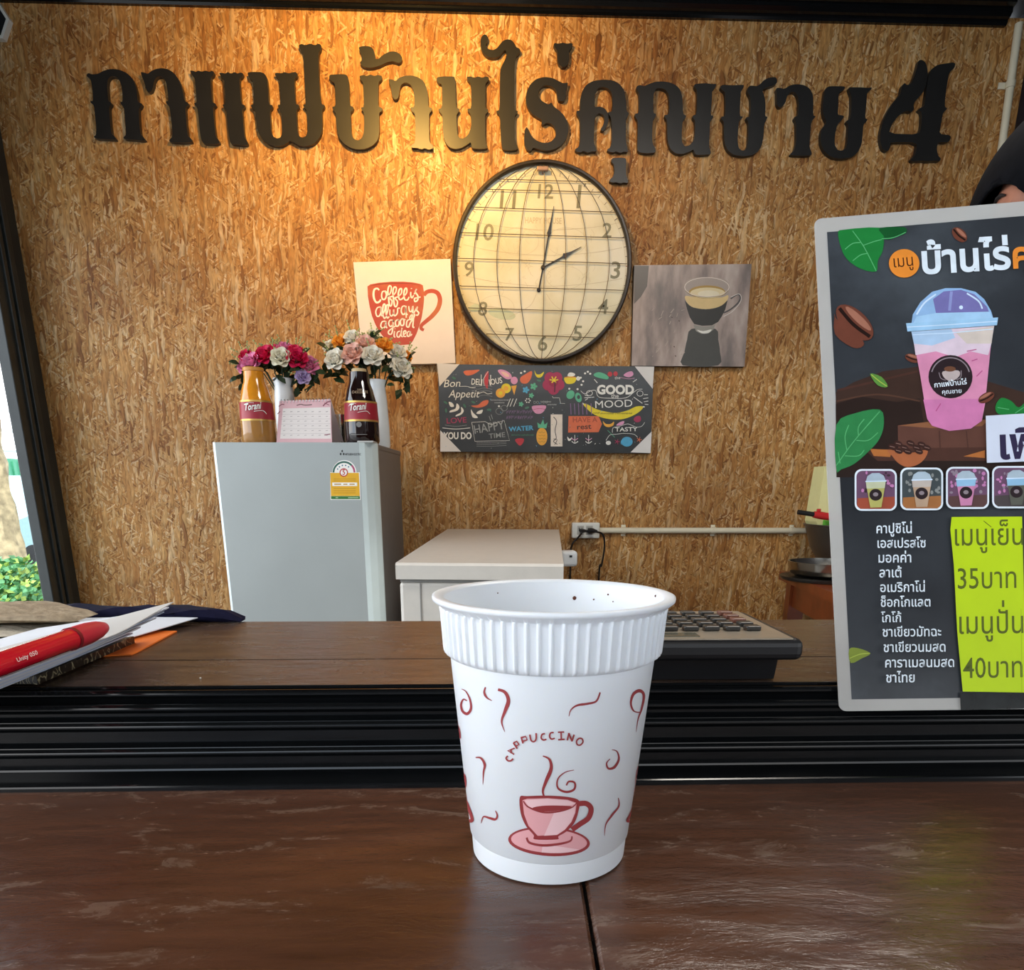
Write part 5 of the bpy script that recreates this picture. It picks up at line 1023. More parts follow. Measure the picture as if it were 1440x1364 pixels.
lm(a5, [(620, 640), (660, 580), (720, 535)], 2.2, cm('dome_shine', '#cfe0f2')); lm(a5, [(880, 530), (940, 570), (960, 610)], 2.2, cm('dome_shine', '#cfe0f2')); pm(a5, ell(850, 603, 10, 10), cm('dome_shine', '#cfe0f2'), 0); lm(a5, [(800, 520), (790, 620)], 4, cm('dome_mid', '#8d93c4'), 0)
pm(a5, [(565, 685), (800, 672), (1042, 655), (1036, 695), (800, 712), (572, 728)], cm('lid_rim', '#9cc4e2'), 0); lm(a5, [(570, 705), (800, 692), (1036, 675)], 1.2, cm('dome_shine', '#cfe0f2'), 0); lm(a5, [(600, 745), (800, 735), (1015, 715)], 1.2, cm('dome_shine', '#cfe0f2'), 0)
pm(a5, ell(795, 962, 114, 112), cm('badge_dark', '#2b1f22'), 0); pm(a5, [(755, 935), (835, 930), (840, 960), (800, 985), (765, 970)], cm('badge_cream', '#b9a9a4')); pm(a5, ell(792, 922, 30, 14), cm('badge_brown', '#6d4632'), 0); art.line(a5(ell(795, 962, 100, 98, 0, 30, pi*1.08, pi*1.92)), 1.6, cm('badge_grey', '#8d8084'), 0); lm(a5, [(735, 940), (745, 970), (770, 980)], 1, cm('badge_grey', '#8d8084')); lm(a5, [(850, 930), (848, 965), (825, 978)], 1, cm('badge_grey', '#8d8084'))
TW = cm('title_white', '#dfe8ee'); TO = cm('title_orange', '#e58a32')
mt = lambda z, s, x0, y0, x1, y1, m, b=.0, st=1.0: art.text(s, *z([(x0, y0)])[0], *z([(x1, y1)])[0], m, b, st)
mt(a5, 'กาแฟบ้านไร่', 712, 1018, 880, 1000, TW, .02, 1.0); mt(a5, 'คุณชาย', 752, 1052, 852, 1045, TW, .01, .9)
bean(a5, 980, 1070, 45, 24, -.5)
# heading
pm(a5, ell(555, 376, 79, 74), TO, 0); mt(a9, 'เมนู', 118, 488, 312, 470, cm('word_brown', '#4a2510'), .0, 1.15)
mt(a9, 'บ้านไร่', 405, 548, 1300, 495, TW, .03, 1.02); mt(a9, 'คุณชาย', 1322, 492, 2350, 425, TO, .03, 1.02)
# row of small framed photos
def thumb(x0, y0, x1, y1, bgs, body, foam, dx=0):
    pm(a6, rrect(x0, y0, x1, y1, 34), TW, 0); pm(a6, rrect(x0+9, y0+9, x1-9, y1-9, 28), bgs[0], 0); w, h = x1-x0, y1-y0
    pm(a6, [(x0+14, y0+h*.7), (x1-10, y0+h*.66), (x1-10, y1-26), (x1-28, y1-9), (x0+28, y1-9), (x0+11, y1-26)], bgs[1], 0)
    r = random.Random(int(x0))
    for _ in range(26):
        x, y = r.uniform(x0+20, x1-20), r.uniform(y0+18, y0+h*.62); pm(a6, ell(x, y, r.uniform(5, 11), r.uniform(5, 11), 0, 8), bgs[2+r.randrange(2)], 0)
    c = (x0+x1)/2+dx
    pm(a6, [(c-50, y0+62), (c+48, y0+60), (c+40, y0+110), (c+26, y1-16), (c-28, y1-14), (c-42, y0+110)], body, 0); pm(a6, [(c-50, y0+62), (c+48, y0+60), (c+43, y0+95), (c-46, y0+98)], foam, 0)
    pm(a6, [(c-50, y0+62), (c-42, y0+36), (c-20, y0+22), (c+15, y0+21), (c+38, y0+34), (c+49, y0+60)], cm('small_dome', '#a9b9c4'), 0); lm(a6, [(c-52, y0+63), (c+51, y0+60)], 1.6, cm('dome_shine', '#cfe0f2'), 0)
    pm(a6, ell(c-2, y0+128, 31, 29), cm('badge_dark', '#2b1f22'), 0); pm(a6, ell(c-2, y0+126, 13, 10), cm('badge_grey', '#8d8084'), 0)
MGb, FL = cm('thumb_mauve', '#6a4a62'), cm('thumb_pink', '#c47fae')
thumb(283, 107, 490, 312, (MGb, cm('thumb_red_table', '#9c4a35'), FL, cm('thumb_dark', '#3d2c33')), cm('tea_yellow_green', '#b3ad62'), cm('foam_pale_green', '#c3c6a4')); thumb(505, 102, 715, 311, (cm('thumb_slate', '#41484a'), cm('thumb_orange_table', '#a36a3c'), cm('thumb_grey', '#565a5c'), cm('thumb_pale', '#8a8c88')), cm('coffee_beige', '#b79a80'), cm('foam_beige', '#b9ada3'))
thumb(727, 100, 938, 306, (MGb, cm('thumb_brown_table', '#5a3f3c'), FL, cm('thumb_grey_pink', '#8f7f8a')), cm('milk_pink', '#c883a6'), cm('foam_blue', '#8fb9d6'), -8); thumb(950, 98, 1160, 305, (MGb, cm('thumb_grey_table', '#4c4444'), FL, cm('thumb_grey_pink', '#8f7f8a')), cm('glass_grey', '#5c5c52'), cm('foam_blue', '#8fb9d6'), 14); thumb(1176, 96, 1386, 303, (MGb, cm('thumb_brown_table', '#5a3f3c'), FL, cm('thumb_dark', '#3d2c33')), cm('coffee_beige', '#b79a80'), cm('foam_beige', '#b9ada3'))
x_ = 1402
while x_+210 < XR6: thumb(x_, 96-(x_-1176)*.009, x_+210, 303-(x_-1176)*.009, (cm('thumb_slate', '#41484a'), cm('thumb_orange_table', '#a36a3c'), cm('thumb_grey', '#565a5c'), cm('thumb_pale', '#8a8c88')), cm('coffee_beige', '#b79a80'), cm('foam_beige', '#b9ada3')); x_ += 226
leaf(a5, [(XR-260, 900), (XR-150, 820), (XR-5, 800), (XR-5, 960), (XR-120, 1000)], G1, G3, [[(XR-250, 900), (XR-130, 900), (XR-8, 850)]])
bean(a5, XR-420, 760, 60, 36, .5); bean(a5, XR-180, 620, 44, 26, -.6)
# list of drinks
for s, x0, y0, x1 in (('คาปูชิโน่', 378, 432, 550), ('เอสเปรสโซ', 383, 503, 617), ('มอคค่า', 388, 575, 547), ('ลาเต้', 392, 647, 500), ('อเมริกาโน่', 396, 718, 613), ('ช็อกโกแลต', 398, 790, 640), ('โกโก้', 400, 865, 498), ('ชาเขียวมัทฉะ', 407, 935, 692), ('ชาเขียวนมสด', 412, 1010, 713), ('คาราเมลนมสด', 420, 1085, 755), ('ชาไทย', 424, 1158, 563)):
    mt(a6, s, x0, y0, x1, y0-(x1-x0)*.008, TW, .012, 1.12)
art.build('poster', mu)
# price note taped over the lower right, handwritten sticker, dark tape strip
NOTE = mat('lime_paper', '#b9d400', .45, vary=.04, scale=60); NI = mat('note_ink', '#525e0c', .5)
art = Art(onM); art.layer = 14
np_ = [(20, 482), (340, 480), (345, 700), (352, 1000), (358, 1280), (70, 1275), (45, 1000), (30, 700), (14, 540)]
art.poly(a8(np_), NOTE)
for s, x0, y0, x1 in (('เมนูเย็น', 35, 612, 345), ('35บาท', 48, 808, 314), ('เมนูปั่น', 55, 1013, 345), ('40บาท', 72, 1214, 342)): mt(a8, s, x0, y0, x1, y0-4, NI, .003, 1.25)
art.line(a8([(165, 500), (200, 528)]), 1.0, NI, 0); art.line(a8([(335, 900), (338, 1278)]), .5, mat('note_crease', '#93ad00', .5), 0)
art.build('price_note', mu)
art = Art(onM); art.layer = 14; art.poly(a8([(175, 22), (560, 0), (566, 222), (180, 236)]), mat('sticker_white', '#cfd4e2', .4)); mt(a8, 'เพิ่ม', 242, 216, 520, 205, mat('purple_ink', '#2a2140', .45), .03, 1.0); art.build('paper_sticker', mu)
art = Art(onM); art.layer = 12; art.poly([(1348, 974), uvpix(u1, v0+.004), uvpix(u1, .002), (1349, 999)], mat('dark_tape', '#1d2020', .2, vary=.4, scale=90)); art.build('tape_strip', mu)
# paler scuffed film along the lower edge

# ================================================================ chest freezer
FRZ = mat('freezer_white', '#d6d0c6', .28, vary=.03); gk = 1.9
fX, fY, fA, fW, fD = -.215, 1.727, -.085, .397, .92
MF = rotz((fX, fY), fA); zt = HCAM-.169; zl = onY(560, 812, 1.73).z
fz_ = thing('chest_freezer', 'white chest freezer with sloping lid beside the refrigerator', 'freezer', (fX+.2, fY+.45, 0))
b = MB(); b.box(.006, fW-.006, .01, fD, .04, zl-.012, bev=.008, M=MF); obj('freezer_body', b, FRZ, fz_)
b = MB(); b.box(.03, fW-.03, .03, fD-.02, 0, .045, M=MF); obj('plinth', b, BLACKW, fz_)
b = MB(); b.box(.008, fW-.008, .012, fD-.01, zl-.012, zl-.002, M=MF); obj('lid_gasket', b, mat('gasket_grey', '#8f8c86', .6), fz_)
sl = .030; zr = zt
P = [(0, zl-.004), (0, zt-.006), (.006, zt), (fD, zt+sl), (fD, zl-.004)]
b = MB(); b.prism([MF @ Vector((0, p[0], p[1])) for p in P], [MF @ Vector((fW, p[0], p[1])) for p in P]); obj('lid', b, FRZ, fz_)
b = MB(); b.box(.055, .058, .008, .011, .1, zl-.014, M=MF); b.box(.0, .004, .0, .0, .1, .1) if False else None; obj('panel_seam', b, mat('gasket_grey', '#8f8c86', .6), fz_)
p = onY(803, 783, 2.15); b = MB(); b.box(p.x-.030, p.x+.016, 2.12, 2.18, p.z-.026, p.z+.018, bev=.008); hb = obj('extension_socket', b, mat('extension_socket_white', '#e2e6e8', .3), fz_)  # white extension socket box, attached here as a freezer part
b = MB(); b.box(p.x-.008, p.x, 2.1185, 2.122, p.z+.001, p.z+.007, bev=.0005); obj('socket_hole', b, BLKP, hb)

# ================================================================ side table at right with tray, pot and lighter
TBL = mat('reddish_table_wood', '#7a3a1c', .3, vary=.35, scale=14, bump=.2)
zt2 = onY(1096, 803, 2.45).z; A1 = onZ(1096, 803, zt2); A2 = onZ(1165, 831, zt2); dv = (A2-A1).normalized(); A2 = A1+dv*.75; wd = Vector((-dv.y, dv.x, 0))
if wd.x < 0: wd = -wd
g = thing('side_table', 'reddish brown wooden table behind the menu at right', 'table', ((A1+A2)/2+wd*.3).to_tuple()[:2]+(0,))
def slab(b, a, c, w0, w1, z0, z1):
    P = [a+wd*w0, c+wd*w0, c+wd*w1, a+wd*w1]; b.prism([Vector((p.x, p.y, z1)) for p in P], [Vector((p.x, p.y, z0)) for p in P])
b = MB(); slab(b, A1, A2, 0, .62, zt2-.028, zt2); obj('table_top', b, TBL, g)
b = MB(); slab(b, A1+dv*.05, A2-dv*.05, .03, .05, zt2-.11, zt2-.028); obj('apron', b, TBL, g)
for s, w in ((.03, .02), (.67, .02), (.03, .54), (.67, .54)): b = MB(); slab(b, A1+dv*s, A1+dv*(s+.05), w, w+.05, 0, zt2-.028); obj('leg', b, TBL, g)
b = MB(); slab(b, A1+dv*.05, A2-dv*.05, .05, .54, zt2-.30, zt2-.28); obj('shelf', b, TBL, g)
STEEL = mat('stainless_steel', '#b9b6ae', .2, metal=1, vary=.05); DKS = mat('dark_pot_metal', '#5c5952', .35, metal=.7)
YT2 = 2.2; c = onY(1160, 800, YT2); c = Vector((c.x, c.y, zt2)); wt = onY(1160, 795, YT2).x-onY(1104, 795, YT2).x
hz = onY(1150, 779, YT2-wt*.6).z-zt2
b = MB(); b.lathe([(0, .001), (wt*1.0, .001), (wt*1.04, .008), (wt*1.04, .012), (wt*.98, .010), (0, .010)], c, 40); tag(obj('steel_tray', b, mat('dark_tray', '#3b3834', .3, metal=.6), at=c), 'dark round metal tray under the steel bowl on the side table', 'tray')
c2 = c+Vector((.008, 0, .0105)); b = MB(); b.lathe([(0, 0), (wt*.7, .0), (wt*.86, .010), (wt*.92, .028), (wt*.95, .046), (wt*.90, .046), (wt*.87, .030), (wt*.8, .012), (0, .006)], c2, 40); tag(obj('steel_bowl', b, STEEL, at=c2), 'shiny shallow steel bowl on the tray at right', 'bowl')
# large grey mixing bowl at the back of the table, holding a carton, a green packet and a lighter
bY = 2.46; c3 = onY(1212, 740, bY); rb = c3.x-onY(1136, 737, bY).x; zr_ = onY(1212, 737, bY).z; c3 = Vector((c3.x, bY, zt2)); hb_ = zr_-zt2
b = MB(); b.lathe([(0, 0), (rb*.5, 0), (rb*.62, .012), (rb*.84, hb_*.5), (rb*.97, hb_-.006), (rb*1.0, hb_-.003), (rb*1.0, hb_), (rb*.96, hb_), (rb*.83, hb_*.5), (rb*.6, .016), (0, .006)], c3, 48)
tag(obj('mixing_bowl', b, DKS, at=c3), 'large dull grey metal bowl at the back of the side table', 'bowl')
xa = onY(1134.5, 735, bY).x+.016; g = thing('milk_carton', 'pale yellow and white carton standing in the grey bowl', 'carton', (xa+.05, bY, zt2+.03))
zt3 = onY(1140, 656, bY).z; b = MB(); lo = [Vector((xa+dx_, bY+dy_, zt2+.045)) for dx_, dy_ in ((.062, -.035), (.125, -.035), (.125, .035), (.062, .035))]; mid = [Vector((xa+dx_, bY+dy_, zr_+.01)) for dx_, dy_ in ((-.004, -.045), (.10, -.045), (.10, .045), (-.004, .045))]; hi = [Vector((xa+.004+dx_, bY+dy_, zt3)) for dx_, dy_ in ((0, -.04), (.10, -.04), (.10, .04), (0, .04))]
b.prism(mid, lo); b.prism(hi, mid); obj('carton_body', b, mat('carton_pale_yellow', '#e0dc9e', .5, vary=.03), g)
b = MB(); b.prism([p+Vector((0, -.0015, 0)) for p in (mid[0]*.45+mid[1]*.55, mid[1], hi[1], hi[0]*.45+hi[1]*.55)], [mid[0]*.45+mid[1]*.55, mid[1], hi[1], hi[0]*.45+hi[1]*.55]); obj('white_panel', b, mat('carton_white', '#ecebdc', .5), g)
gx = c3.x-rb*.84; b = MB(); b.box(gx, gx+.05, bY-.055, bY-.025, zr_-.03, onY(1140, 729, bY-.04).z, bev=.008); M_ = Matrix.Identity(4)
tag(obj('green_packet', b, mat('green_foil', '#5fae34', .35), at=(gx+.025, bY-.04, zr_-.03)), 'bright green packet poking out of the grey bowl', 'packet')
la, lb2 = onY(1122, 720, bY-.085), onY(1168, 727, bY-.085); d_ = (lb2-la)
g = thing('gas_lighter', 'black and red gas lighter lying across the grey bowl', 'lighter', la+d_*.5)
b = MB(); b.tube([la, la+d_*.5], .0075, 10); obj('barrel', b, BLKP, g); b = MB(); b.tube([la+d_*.48, la+d_*.7, la+d_*1.6], [.010, .012, .011], 10); RDP = mat('red_plastic', '#c02a2a', .35); obj('handle', b, RDP, g)
b = MB(); p = la+d_*.62; b.box(p.x-.006, p.x+.006, p.y-.005, p.y+.005, p.z+.010, p.z+.020, bev=.002); obj('trigger', b, RDP, g)

# ================================================================ calculator
SILP = mat('calculator_plate', '#b5a996', .28, metal=.5, vary=.05); zk = 1.1725
x1c = .1665; x0c = .045; y0c, y1c = .377, .468
g = thing('desk_calculator', 'black desk calculator with silver top to the right of the cup', 'calculator', ((x0c+x1c)/2, .425, Z1))
b = MB(); b.box(x0c-.002, x1c+.006, y0c-.001, y1c+.002, zk-.0125, zk-.0005, bev=.004, seg=3); obj('case', b, BLKP, g)
b = MB(); b.box(x0c, x1c, y0c+.001, y1c, zk-.001, zk, bev=.0003, seg=1); obj('top_plate', b, SILP, g)
b = MB(); P = [(.394, Z1+.0005), (.470, Z1+.0005), (.470, zk-.012), (.390, zk-.012)]; b.extrude(P, x0c+.004, x1c-.002); obj('base', b, BLKP, g)
b = MB(); b.box(x0c+.010, x1c-.05, y0c+.006, y0c+.016, zk, zk+.0004); obj('display_window', b, mat('lcd_window', '#5d5a4c', .15), g)
KEY = mat('key_black', '#2b2926', .35); KRED = mat('key_reddish', '#6d4538', .35); gy0 = .402
for r in range(5):
    for c_ in range(7):
        x = onZ(1056-29*c_, 880, zk+.002).x; y = gy0+r*.0125
        if x-.006 < x0c: continue
        b = MB(); b.box(x-.0042, x+.0042, y-.0036, y+.0036, zk, zk+.0028, bev=.0008); obj('key', b, KRED if (c_ == 0 and r > 1) else KEY, g)

# ================================================================ papers, pen, towel at the left
def sheet(nm, pts, z0, z1, m, parent=None, at=None):
    b = MB(); b.prism([Vector((p[0], p[1], p[2] if len(p) > 2 else z1)) for p in pts], [Vector((p[0], p[1], (p[2]-(z1-z0)) if len(p) > 2 else z0)) for p in pts]); return obj(nm, b, m, parent, at=at)
ORG = mat('orange_card', '#ef7a2c', .5, vary=.03); WPP = mat('white_paper', '#dcdfe6', .6, vary=.02); BLP = mat('bluish_paper', '#c3d0e6', .55, vary=.05)
tag(sheet('orange_card', [(-.40, .462), (-.247, .462), (-.2315, .4655), (-.231, .472), (-.2345, .545), (-.40, .56)], Z1+.0002, Z1+.0012, ORG, at=(-.31, .51, Z1)), 'orange card lying under the white sheet on the bar counter', 'card')
def curl(nm, P, nx, ny, f, m, parent=None, at=None, th=.0006):
    b = MB(); vs = []
    for s in (0, 1):
        for j in range(ny+1):
            for i in range(nx+1):
                u, v = i/nx, j/ny; a_ = Vector(P[0])*(1-u)+Vector(P[1])*u; c_ = Vector(P[3])*(1-u)+Vector(P[2])*u; p = a_*(1-v)+c_*v; p.z += f(u, v)-s*th; vs.append(p)
    n = (nx+1)*(ny+1); F_ = []
    for j in range(ny):
        for i in range(nx): k_ = j*(nx+1)+i; F_ += [[k_, k_+1, k_+nx+2, k_+nx+1], [k_+n, k_+nx+1+n, k_+nx+2+n, k_+1+n]]
    ed = [i for i in range(nx+1)]+[j*(nx+1)+nx for j in range(1, ny+1)]+[ny*(nx+1)+i for i in range(nx-1, -1, -1)]+[j*(nx+1) for j in range(ny-1, 0, -1)]
    F_ += [[ed[k_], ed[(k_+1) % len(ed)], ed[(k_+1) % len(ed)]+n, ed[k_]+n] for k_ in range(len(ed))]
    b.add(vs, F_, 0, True); return obj(nm, b, m, parent, at=at)
tag(curl('white_sheet', [(-.40, .495, Z1+.0025), (-.256, .500, Z1+.0025), (-.2305, .577, Z1+.0025), (-.40, .575, Z1+.0025)], 10, 8, lambda u, v: .003*u*v+.002*sin(3*u), WPP, at=(-.31, .54, Z1+.0015)), 'loose white sheet on top of the orange card', 'paper')
k = NB('zebra_cover'); wv_ = k.n('TexWave', Scale=70.0, Distortion=9.0, Detail=2.0); k.put(wv_.inputs['Vector'], k.tc.outputs['Object']); k.put(wv_.inputs['Detail Scale'], 1.5)
k.put(k.b.inputs['Base Color'], k.ramp(wv_.outputs['Color'], [(.35, '#1b1a1a'), (.5, '#77705c'), (.62, '#b5aa86'), (.8, '#2a2824')])); k.b.inputs['Roughness'].default_value = .3
g = thing('notebook', 'patterned black and gold notebook lying under the white slips', 'notebook', (-.33, .43, Z1))
sheet('cover', [(-.46, .391), (-.249, .390), (-.2475, .500), (-.46, .505)], Z1+.0014, Z1+.0055, k.m, g)
sheet('spine_edge', [(-.2489, .3895), (-.2465, .3895), (-.2450, .500), (-.2474, .500)], Z1+.0012, Z1+.0060, k.m, g)
g = thing('slip_pad', 'pad of white and bluish paper slips with curled corners, under the red pen', 'paper pad', (-.26, .42, Z1+.0055))
zz = Z1+.0062
for i in range(9):
    o_ = .0011*i; tip = .010+.0012*i
    m = (WPP, BLP, WPP)[i % 3]
    curl('slip', [(-.30, .335, zz+.0016*i), (-.2515+.0029*i, .335, zz+.0016*i), (-.2485+.0030*i+.002*(i % 2), .490+.004*(i % 3)+.002*i, zz+.0016*i), (-.29, .47, zz+.0016*i)], 12, 10, (lambda u, v, i=i: (.001+.0006*i)*u*u*max(0, v-.4)*1.5-.004*max(0, .35-u)), m, g, th=.0009)
zt4 = zz+.0016*9
TOPP = mat('grey_white_paper', '#cfccc8', .6, vary=.02)
curl('top_sheet', [(-.275, .33, zt4), (-.2270, .33, zt4), (-.2200, .512, zt4), (-.258, .46, zt4)], 12, 14, lambda u, v: .0085*max(0, v-.6)*u*2.2, TOPP, g)
# red ballpoint pen
pa_, pb_ = onZ(-30, 944, zt4+.0075), onZ(150, 881, zt4+.006)
REDT = mat('red_pen_plastic', '#d5102c', .15, vary=.03, coat=.5); dp_ = (pb_-pa_).normalized(); Lp = (pb_-pa_).length
g = thing('ballpoint_pen', 'red ballpoint pen lying on the white paper slips', 'pen', (pa_+pb_)/2)
P_ = lambda t: pa_+dp_*(Lp*t)
b = MB(); b.tube([P_(-.16), P_(0), P_(.60), P_(.66)], [.0055, .0055, .0055, .0058], 16); obj('barrel', b, REDT, g)
b = MB(); b.tube([P_(.66), P_(.80), P_(.90), P_(.97), P_(1.0)], [.0061, .0060, .0050, .0032, .0012], 16); obj('grip', b, mat('red_pen_grip', '#c8283c', .4), g)
b = MB(); b.tube([P_(.645), P_(.668)], .0062, 16); obj('collar', b, mat('dark_red_ring', '#7c1020', .3), g)
sd = Vector((0, 0, 1)).cross(dp_).normalized()
if sd.x < 0: sd = -sd
nrm = (CAM-P_(.4)).normalized(); nrm = (nrm-dp_*nrm.dot(dp_)).normalized()
def onpen(px, py, off): d = ray(px, py); return CAM+d*(((P_(.3)+nrm*.0059-CAM).dot(nrm))/d.dot(nrm))+nrm*off
art = Art(onpen); q = zoomed(0, 780, 4.235); art.text('Unity 050', *q([(104, 640)])[0], *q([(226, 592)])[0], mat('print_pinkish_white', '#f0c9cc', .4), .02, 1.1); art.build('imprint', g)
# towel and navy cloth
TOW = mat('beige_terry', '#a8977f', .95, vary=.25, scale=160, bump=1.0, spec=.1); NAVY = mat('navy_cloth', '#14142c', .85, vary=.25, scale=120, bump=.4, spec=.15)
def fold(nm, x0, x1, y0, y1, z0, h, m, parent, seed, taper=.3):
    r = random.Random(seed); b = MB(); nx, na = 26, 14; vs = []
    for i in range(nx+1):
        u = i/nx; x = x0+(x1-x0)*u; e = 1 if u < 1-taper else sqrt(max(0, 1-((u-1+taper)/taper)**2))*.85+.15*(1-u)/taper
        for j in range(na):
            a = 2*pi*j/na; ca, sa_ = cos(a), sin(a); yy = (y0+y1)/2+(y1-y0)/2*(.45+.55*e)*(abs(ca)**.6)*(1 if ca > 0 else -1); hh = h*max(.06, e)
            z = z0+hh/2+hh/2*(abs(sa_)**.7)*(1 if sa_ > 0 else -1); w = .0016*sin(9*u*pi+j*.8+seed)+.0012*sin(23*u+j*2.1); vs.append((x, yy+w, max(z0, z+w*(1 if sa_ > .1 else 0))))
    fs = [[i*na+j, i*na+(j+1) % na, (i+1)*na+(j+1) % na, (i+1)*na+j] for i in range(nx) for j in range(na)]+[list(range(na)), [nx*na+j for j in range(na)]]
    b.add(vs, fs, 0, True); return obj(nm, b, m, parent)
g = thing('navy_cloth', 'dark navy cloth folded along the back edge under the beige towel', 'cloth', (-.33, .555, Z1)); fold('cloth_fold', -.52, -.200, .579, .606, Z1+.0004, .0115, NAVY, g, 2, .12); fold('cloth_end', -.50, -.334, .452, .484, Z1+.0004, .014, NAVY, g, 6, .15)
g = thing('beige_towel', 'fuzzy beige towel folded at the left end of the counter', 'towel', (-.42, .56, Z1+.011)); fold('towel_fold', -.60, -.296, .50, .575, Z1+.0125, .0110, TOW, g, 1, .35); fold('towel_fold', -.60, -.306, .488, .575, Z1+.0045, .0085, mat('pale_terry', '#c0b7a6', .95, vary=.2, scale=160, bump=1.0, spec=.1), g, 5, .3)

# ================================================================ person behind the menu
def skin_figure(nodes, edges, levels=2):
    me = bpy.data.meshes.new('fig'); me.from_pydata([n[0] for n in nodes], edges, []); o = bpy.data.objects.new('fig', me); COL.objects.link(o)
    sk = o.modifiers.new('s', 'SKIN'); sk.use_smooth_shade = True
    for i, n in enumerate(nodes): me.skin_vertices[0].data[i].radius = (n[1], n[1] if len(n) < 3 else n[2]); me.skin_vertices[0].data[i].use_root = (i == 0)
    sb_ = o.modifiers.new('d', 'SUBSURF'); sb_.levels = levels; sb_.render_levels = levels; bpy.context.view_layer.update()
    ev = bpy.data.meshes.new_from_object(o.evaluated_get(bpy.context.evaluated_depsgraph_get())); b = MB(); b.add([v.co.copy() for v in ev.vertices], [list(p.vertices) for p in ev.polygons], 0, True)
    bpy.data.objects.remove(o); bpy.data.meshes.remove(me); bpy.data.meshes.remove(ev); return b
px_, py_ = .755, 1.0; hz_ = 1.572; fdir = Vector((-.10, -1.0, 0)).normalized(); side_ = Vector((-fdir.y, fdir.x, 0))
pe = thing('person', 'person in a black headscarf standing behind the menu, face half hidden', 'person', (px_, py_, 0))
def B_(f, s, z): return Vector((px_, py_, z))+fdir*f+side_*s
nodes = [(B_(0, 0, .92), .13, .10)]; edges = []
def chain(start, pts):
    p = start
    for t in pts: nodes.append(t); edges.append((p, len(nodes)-1)); p = len(nodes)-1
    return p
ch_ = chain(0, [(B_(0, 0, 1.08), .115, .09), (B_(.01, 0, 1.25), .125, .095), (B_(0, 0, 1.36), .09, .07), (B_(0, 0, 1.43), .05, .05), (B_(.01, 0, 1.50), .048, .048)])
for s in (-1, 1):
    k_ = 3
    wr = chain(k_, [(B_(0, s*.15, 1.345), .052), (B_(-.01, s*.165, 1.20), .042), (B_(-.01, s*.165, 1.07), .036), (B_(.08, s*.165, .97), .032), (B_(.17, s*.16, .93), .024), (B_(.205, s*.16, .925), .030, .016), (B_(.245, s*.16, .92), .032, .015)])
    for j, (o_, L_) in enumerate(((-.030, .058), (-.010, .070), (.010, .075), (.028, .066))): chain(wr, [(B_(.262, s*.16+o_*.9, .918), .0092), (B_(.262+L_*.5, s*.16+o_, .908), .0085), (B_(.262+L_*.9, s*.16+o_*1.05, .885), .007)])
    chain(wr-1, [(B_(.215, s*.16-s*.035, .915), .011), (B_(.245, s*.16-s*.055, .905), .0095), (B_(.268, s*.16-s*.06, .897), .008)])
    chain(0, [(B_(0, s*.09, .84), .085), (B_(.01, s*.095, .50), .058), (B_(0, s*.10, .28), .052), (B_(-.01, s*.10, .09), .036), (B_(.08, s*.105, .045), .036, .03), (B_(.15, s*.11, .035), .028, .022)])
SKN = mat('skin', '#a87058', .5, vary=.06, sss=.2)
b = skin_figure(nodes, edges)
fdir = Vector((-.96, -.28, 0)).normalized(); side_ = Vector((-fdir.y, fdir.x, 0)); hc = B_(.033, 0, hz_-.004)
vs = []; fs = []; SG, RG = 40, 28
def fpt(th, a):                                     # head surface: th from crown, a=0 faces forward
    x, y, z = sin(th)*cos(a), sin(th)*sin(a), cos(th); rx, ry, rzz = .098, .076, .118
    if z < 0: ry *= 1-.22*(-z)**1.3; rx *= 1-.10*(-z)
    X_, Y_, Z_ = rx*x, ry*y, rzz*z
    if x > 0:
        g_ = lambda y0, z0, sy, sz: math.exp(-((Y_-y0)/sy)**2-((Z_-z0)/sz)**2)
        X_ += .020*g_(0, -.028, .011, .016)+.012*g_(0, -.008, .007, .02)+.006*g_(0, -.066, .02, .008)+.006*g_(0, -.10, .02, .012)-.010*(g_(.031, .004, .014, .010)+g_(-.031, .004, .014, .010))+.005*g_(0, .022, .05, .008)
    return hc+fdir*X_+side_*Y_+Vector((0, 0, Z_))
for i in range(RG+1):
    for j in range(SG): vs.append(fpt(pi*i/RG, 2*pi*j/SG))
fs = [[i*SG+j, (i+1)*SG+j, (i+1)*SG+(j+1) % SG, i*SG+(j+1) % SG] for i in range(RG) for j in range(SG)]
b.add(vs, fs, 0, True); body = obj('body', b, SKN, pe)
def onface(Y_, Z_):
    th = math.acos(Z_/.118); w_ = .076*sin(th)*(1-.22*max(0, -Z_/.118)**1.3); return fpt(th, math.asin(max(-1, min(1, Y_/w_))))
for s in (-1, 1):
    e_ = onface(s*.031, .003)-fdir*.0085; b = MB(); b.ball(e_, .0115, seg=14, ring=8); ey = obj('eye', b, mat('eye_white', '#d8cfc8', .25), body)
    b = MB(); b.ball(e_+fdir*.0085, .0055, seg=10, ring=6); obj('iris', b, mat('iris_dark', '#20120c', .2), body)
    b = MB(); b.tube([onface(s*(.014+.034*(t+1)/2), .020+.004*(1-t*t)) for t in (-1, -.4, .2, .7, 1)], [.001, .0024, .0024, .0016, .0008], 6); obj('eyebrow', b, mat('brow_dark', '#1d1410', .8), body)
b = MB(); b.tube([onface(t*.022, -.066) for t in (-1, -.5, 0, .5, 1)], [.001, .003, .0035, .003, .001], 6); obj('lips', b, mat('lips', '#8a4a42', .45), body)
BCL = mat('black_fabric', (.0035, .0037, .005), .9, vary=.3, scale=60, bump=.3, spec=.08)
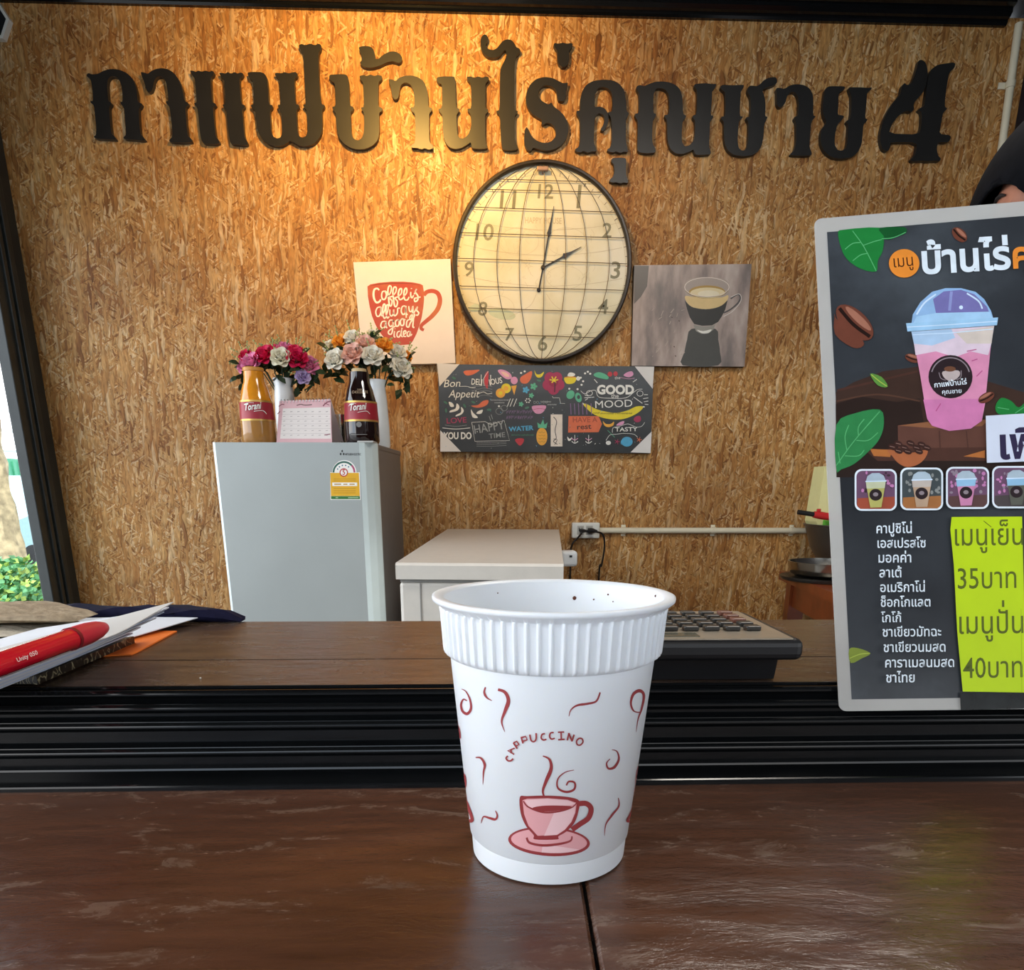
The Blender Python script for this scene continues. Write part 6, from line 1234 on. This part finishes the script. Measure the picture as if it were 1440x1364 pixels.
# headscarf: dome with a face opening, flowing over the shoulders
vs = []; fs = []; SG, RG = 96, 60; par = []
def hood(a, z):
    x, y = cos(a), sin(a); zq = hz_+.005+.136*cos(pi*.62)
    if z > zq: th = math.acos(max(-1, min(1, (z-hz_-.005)/.136))); r_ = (.132*sin(th), .122*sin(th)); t = .55*th/(pi*.62)
    else: q_ = (zq-z)/.24; r_ = (.132*sin(pi*.62)+.05*q_**1.5, .122*sin(pi*.62)+.12*q_**1.5); t = .55+.45*q_
    fl = 1+.02*sin(a*7+t*4)*t
    return B_(r_[0]*x*fl+.01, r_[1]*y*fl, z)
for i in range(RG+1):
    t = i/RG; z = hz_+.005+.136*cos(pi*.62*t/.55) if t < .55 else hz_+.005+.136*cos(pi*.62)-(t-.55)/.45*.24
    for j in range(SG): a = 2*pi*j/SG; par.append([a-2*pi if a > pi else a, z])
AC, AW, ZC, ZW = -.17, .50, hz_-.054, .080
def inside(k_): a, z = par[k_]; return abs(a) < pi/2 and ((a-AC)/AW)**2+((z-ZC)/ZW)**2 < 1
ins = [inside(k_) for k_ in range(len(par))]; edge_ = set()
for i in range(RG):
    for j in range(SG):
        q_ = [i*SG+j, i*SG+(j+1) % SG, (i+1)*SG+(j+1) % SG, (i+1)*SG+j]
        if all(ins[k_] for k_ in q_): continue
        fs.append(q_); edge_ |= {k_ for k_ in q_ if ins[k_]}
for k_ in edge_:
    a, z = par[k_]; n_ = sqrt(((a-AC)/AW)**2+((z-ZC)/ZW)**2); par[k_] = [AC+(a-AC)/n_, ZC+(z-ZC)/n_]
vs = [hood(a, z) for a, z in par]
b = MB(); b.add(vs, fs, 0, True); hs = obj('headscarf', b, BCL, pe, fix=False); so_ = hs.modifiers.new('thick', 'SOLIDIFY'); so_.thickness = .004
# long black robe with sleeves
fdir = Vector((-.10, -1.0, 0)).normalized(); side_ = Vector((-fdir.y, fdir.x, 0))
b = MB(); vs = []; SG = 32; prof_ = [(1.40, .09, .16), (1.33, .120, .190), (1.2, .135, .17), (1.05, .13, .16), (.9, .155, .20), (.6, .18, .225), (.3, .20, .25), (.08, .215, .27)]
b.add([B_(rx*cos(2*pi*j/SG)*(1+.03*sin(j*5)*(1.4-z)), ry*sin(2*pi*j/SG)*(1+.03*sin(j*3)*(1.4-z)), z) for z, rx, ry in prof_ for j in range(SG)], [[i*SG+j, i*SG+(j+1) % SG, (i+1)*SG+(j+1) % SG, (i+1)*SG+j] for i in range(len(prof_)-1) for j in range(SG)]+[list(range(SG))], 0, True)
for s in (-1, 1): b.tube([B_(0, s*.085, 1.405), B_(0, s*.115, 1.385), B_(0, s*.14, 1.335), B_(-.01, s*.165, 1.20), B_(-.01, s*.168, 1.07), B_(.08, s*.166, .972), B_(.155, s*.16, .935)], [.02, .045, .064, .060, .054, .052, .05], 16)
obj('robe', b, BCL, pe)
for s in (-1, 1): b = MB(); b.tube([B_(-.06, s*.10, .04), B_(.0, s*.10, .045), B_(.09, s*.105, .04), B_(.19, s*.11, .03)], [.035, .045, .045, .025], 14); obj('shoe', b, BLKP, pe)
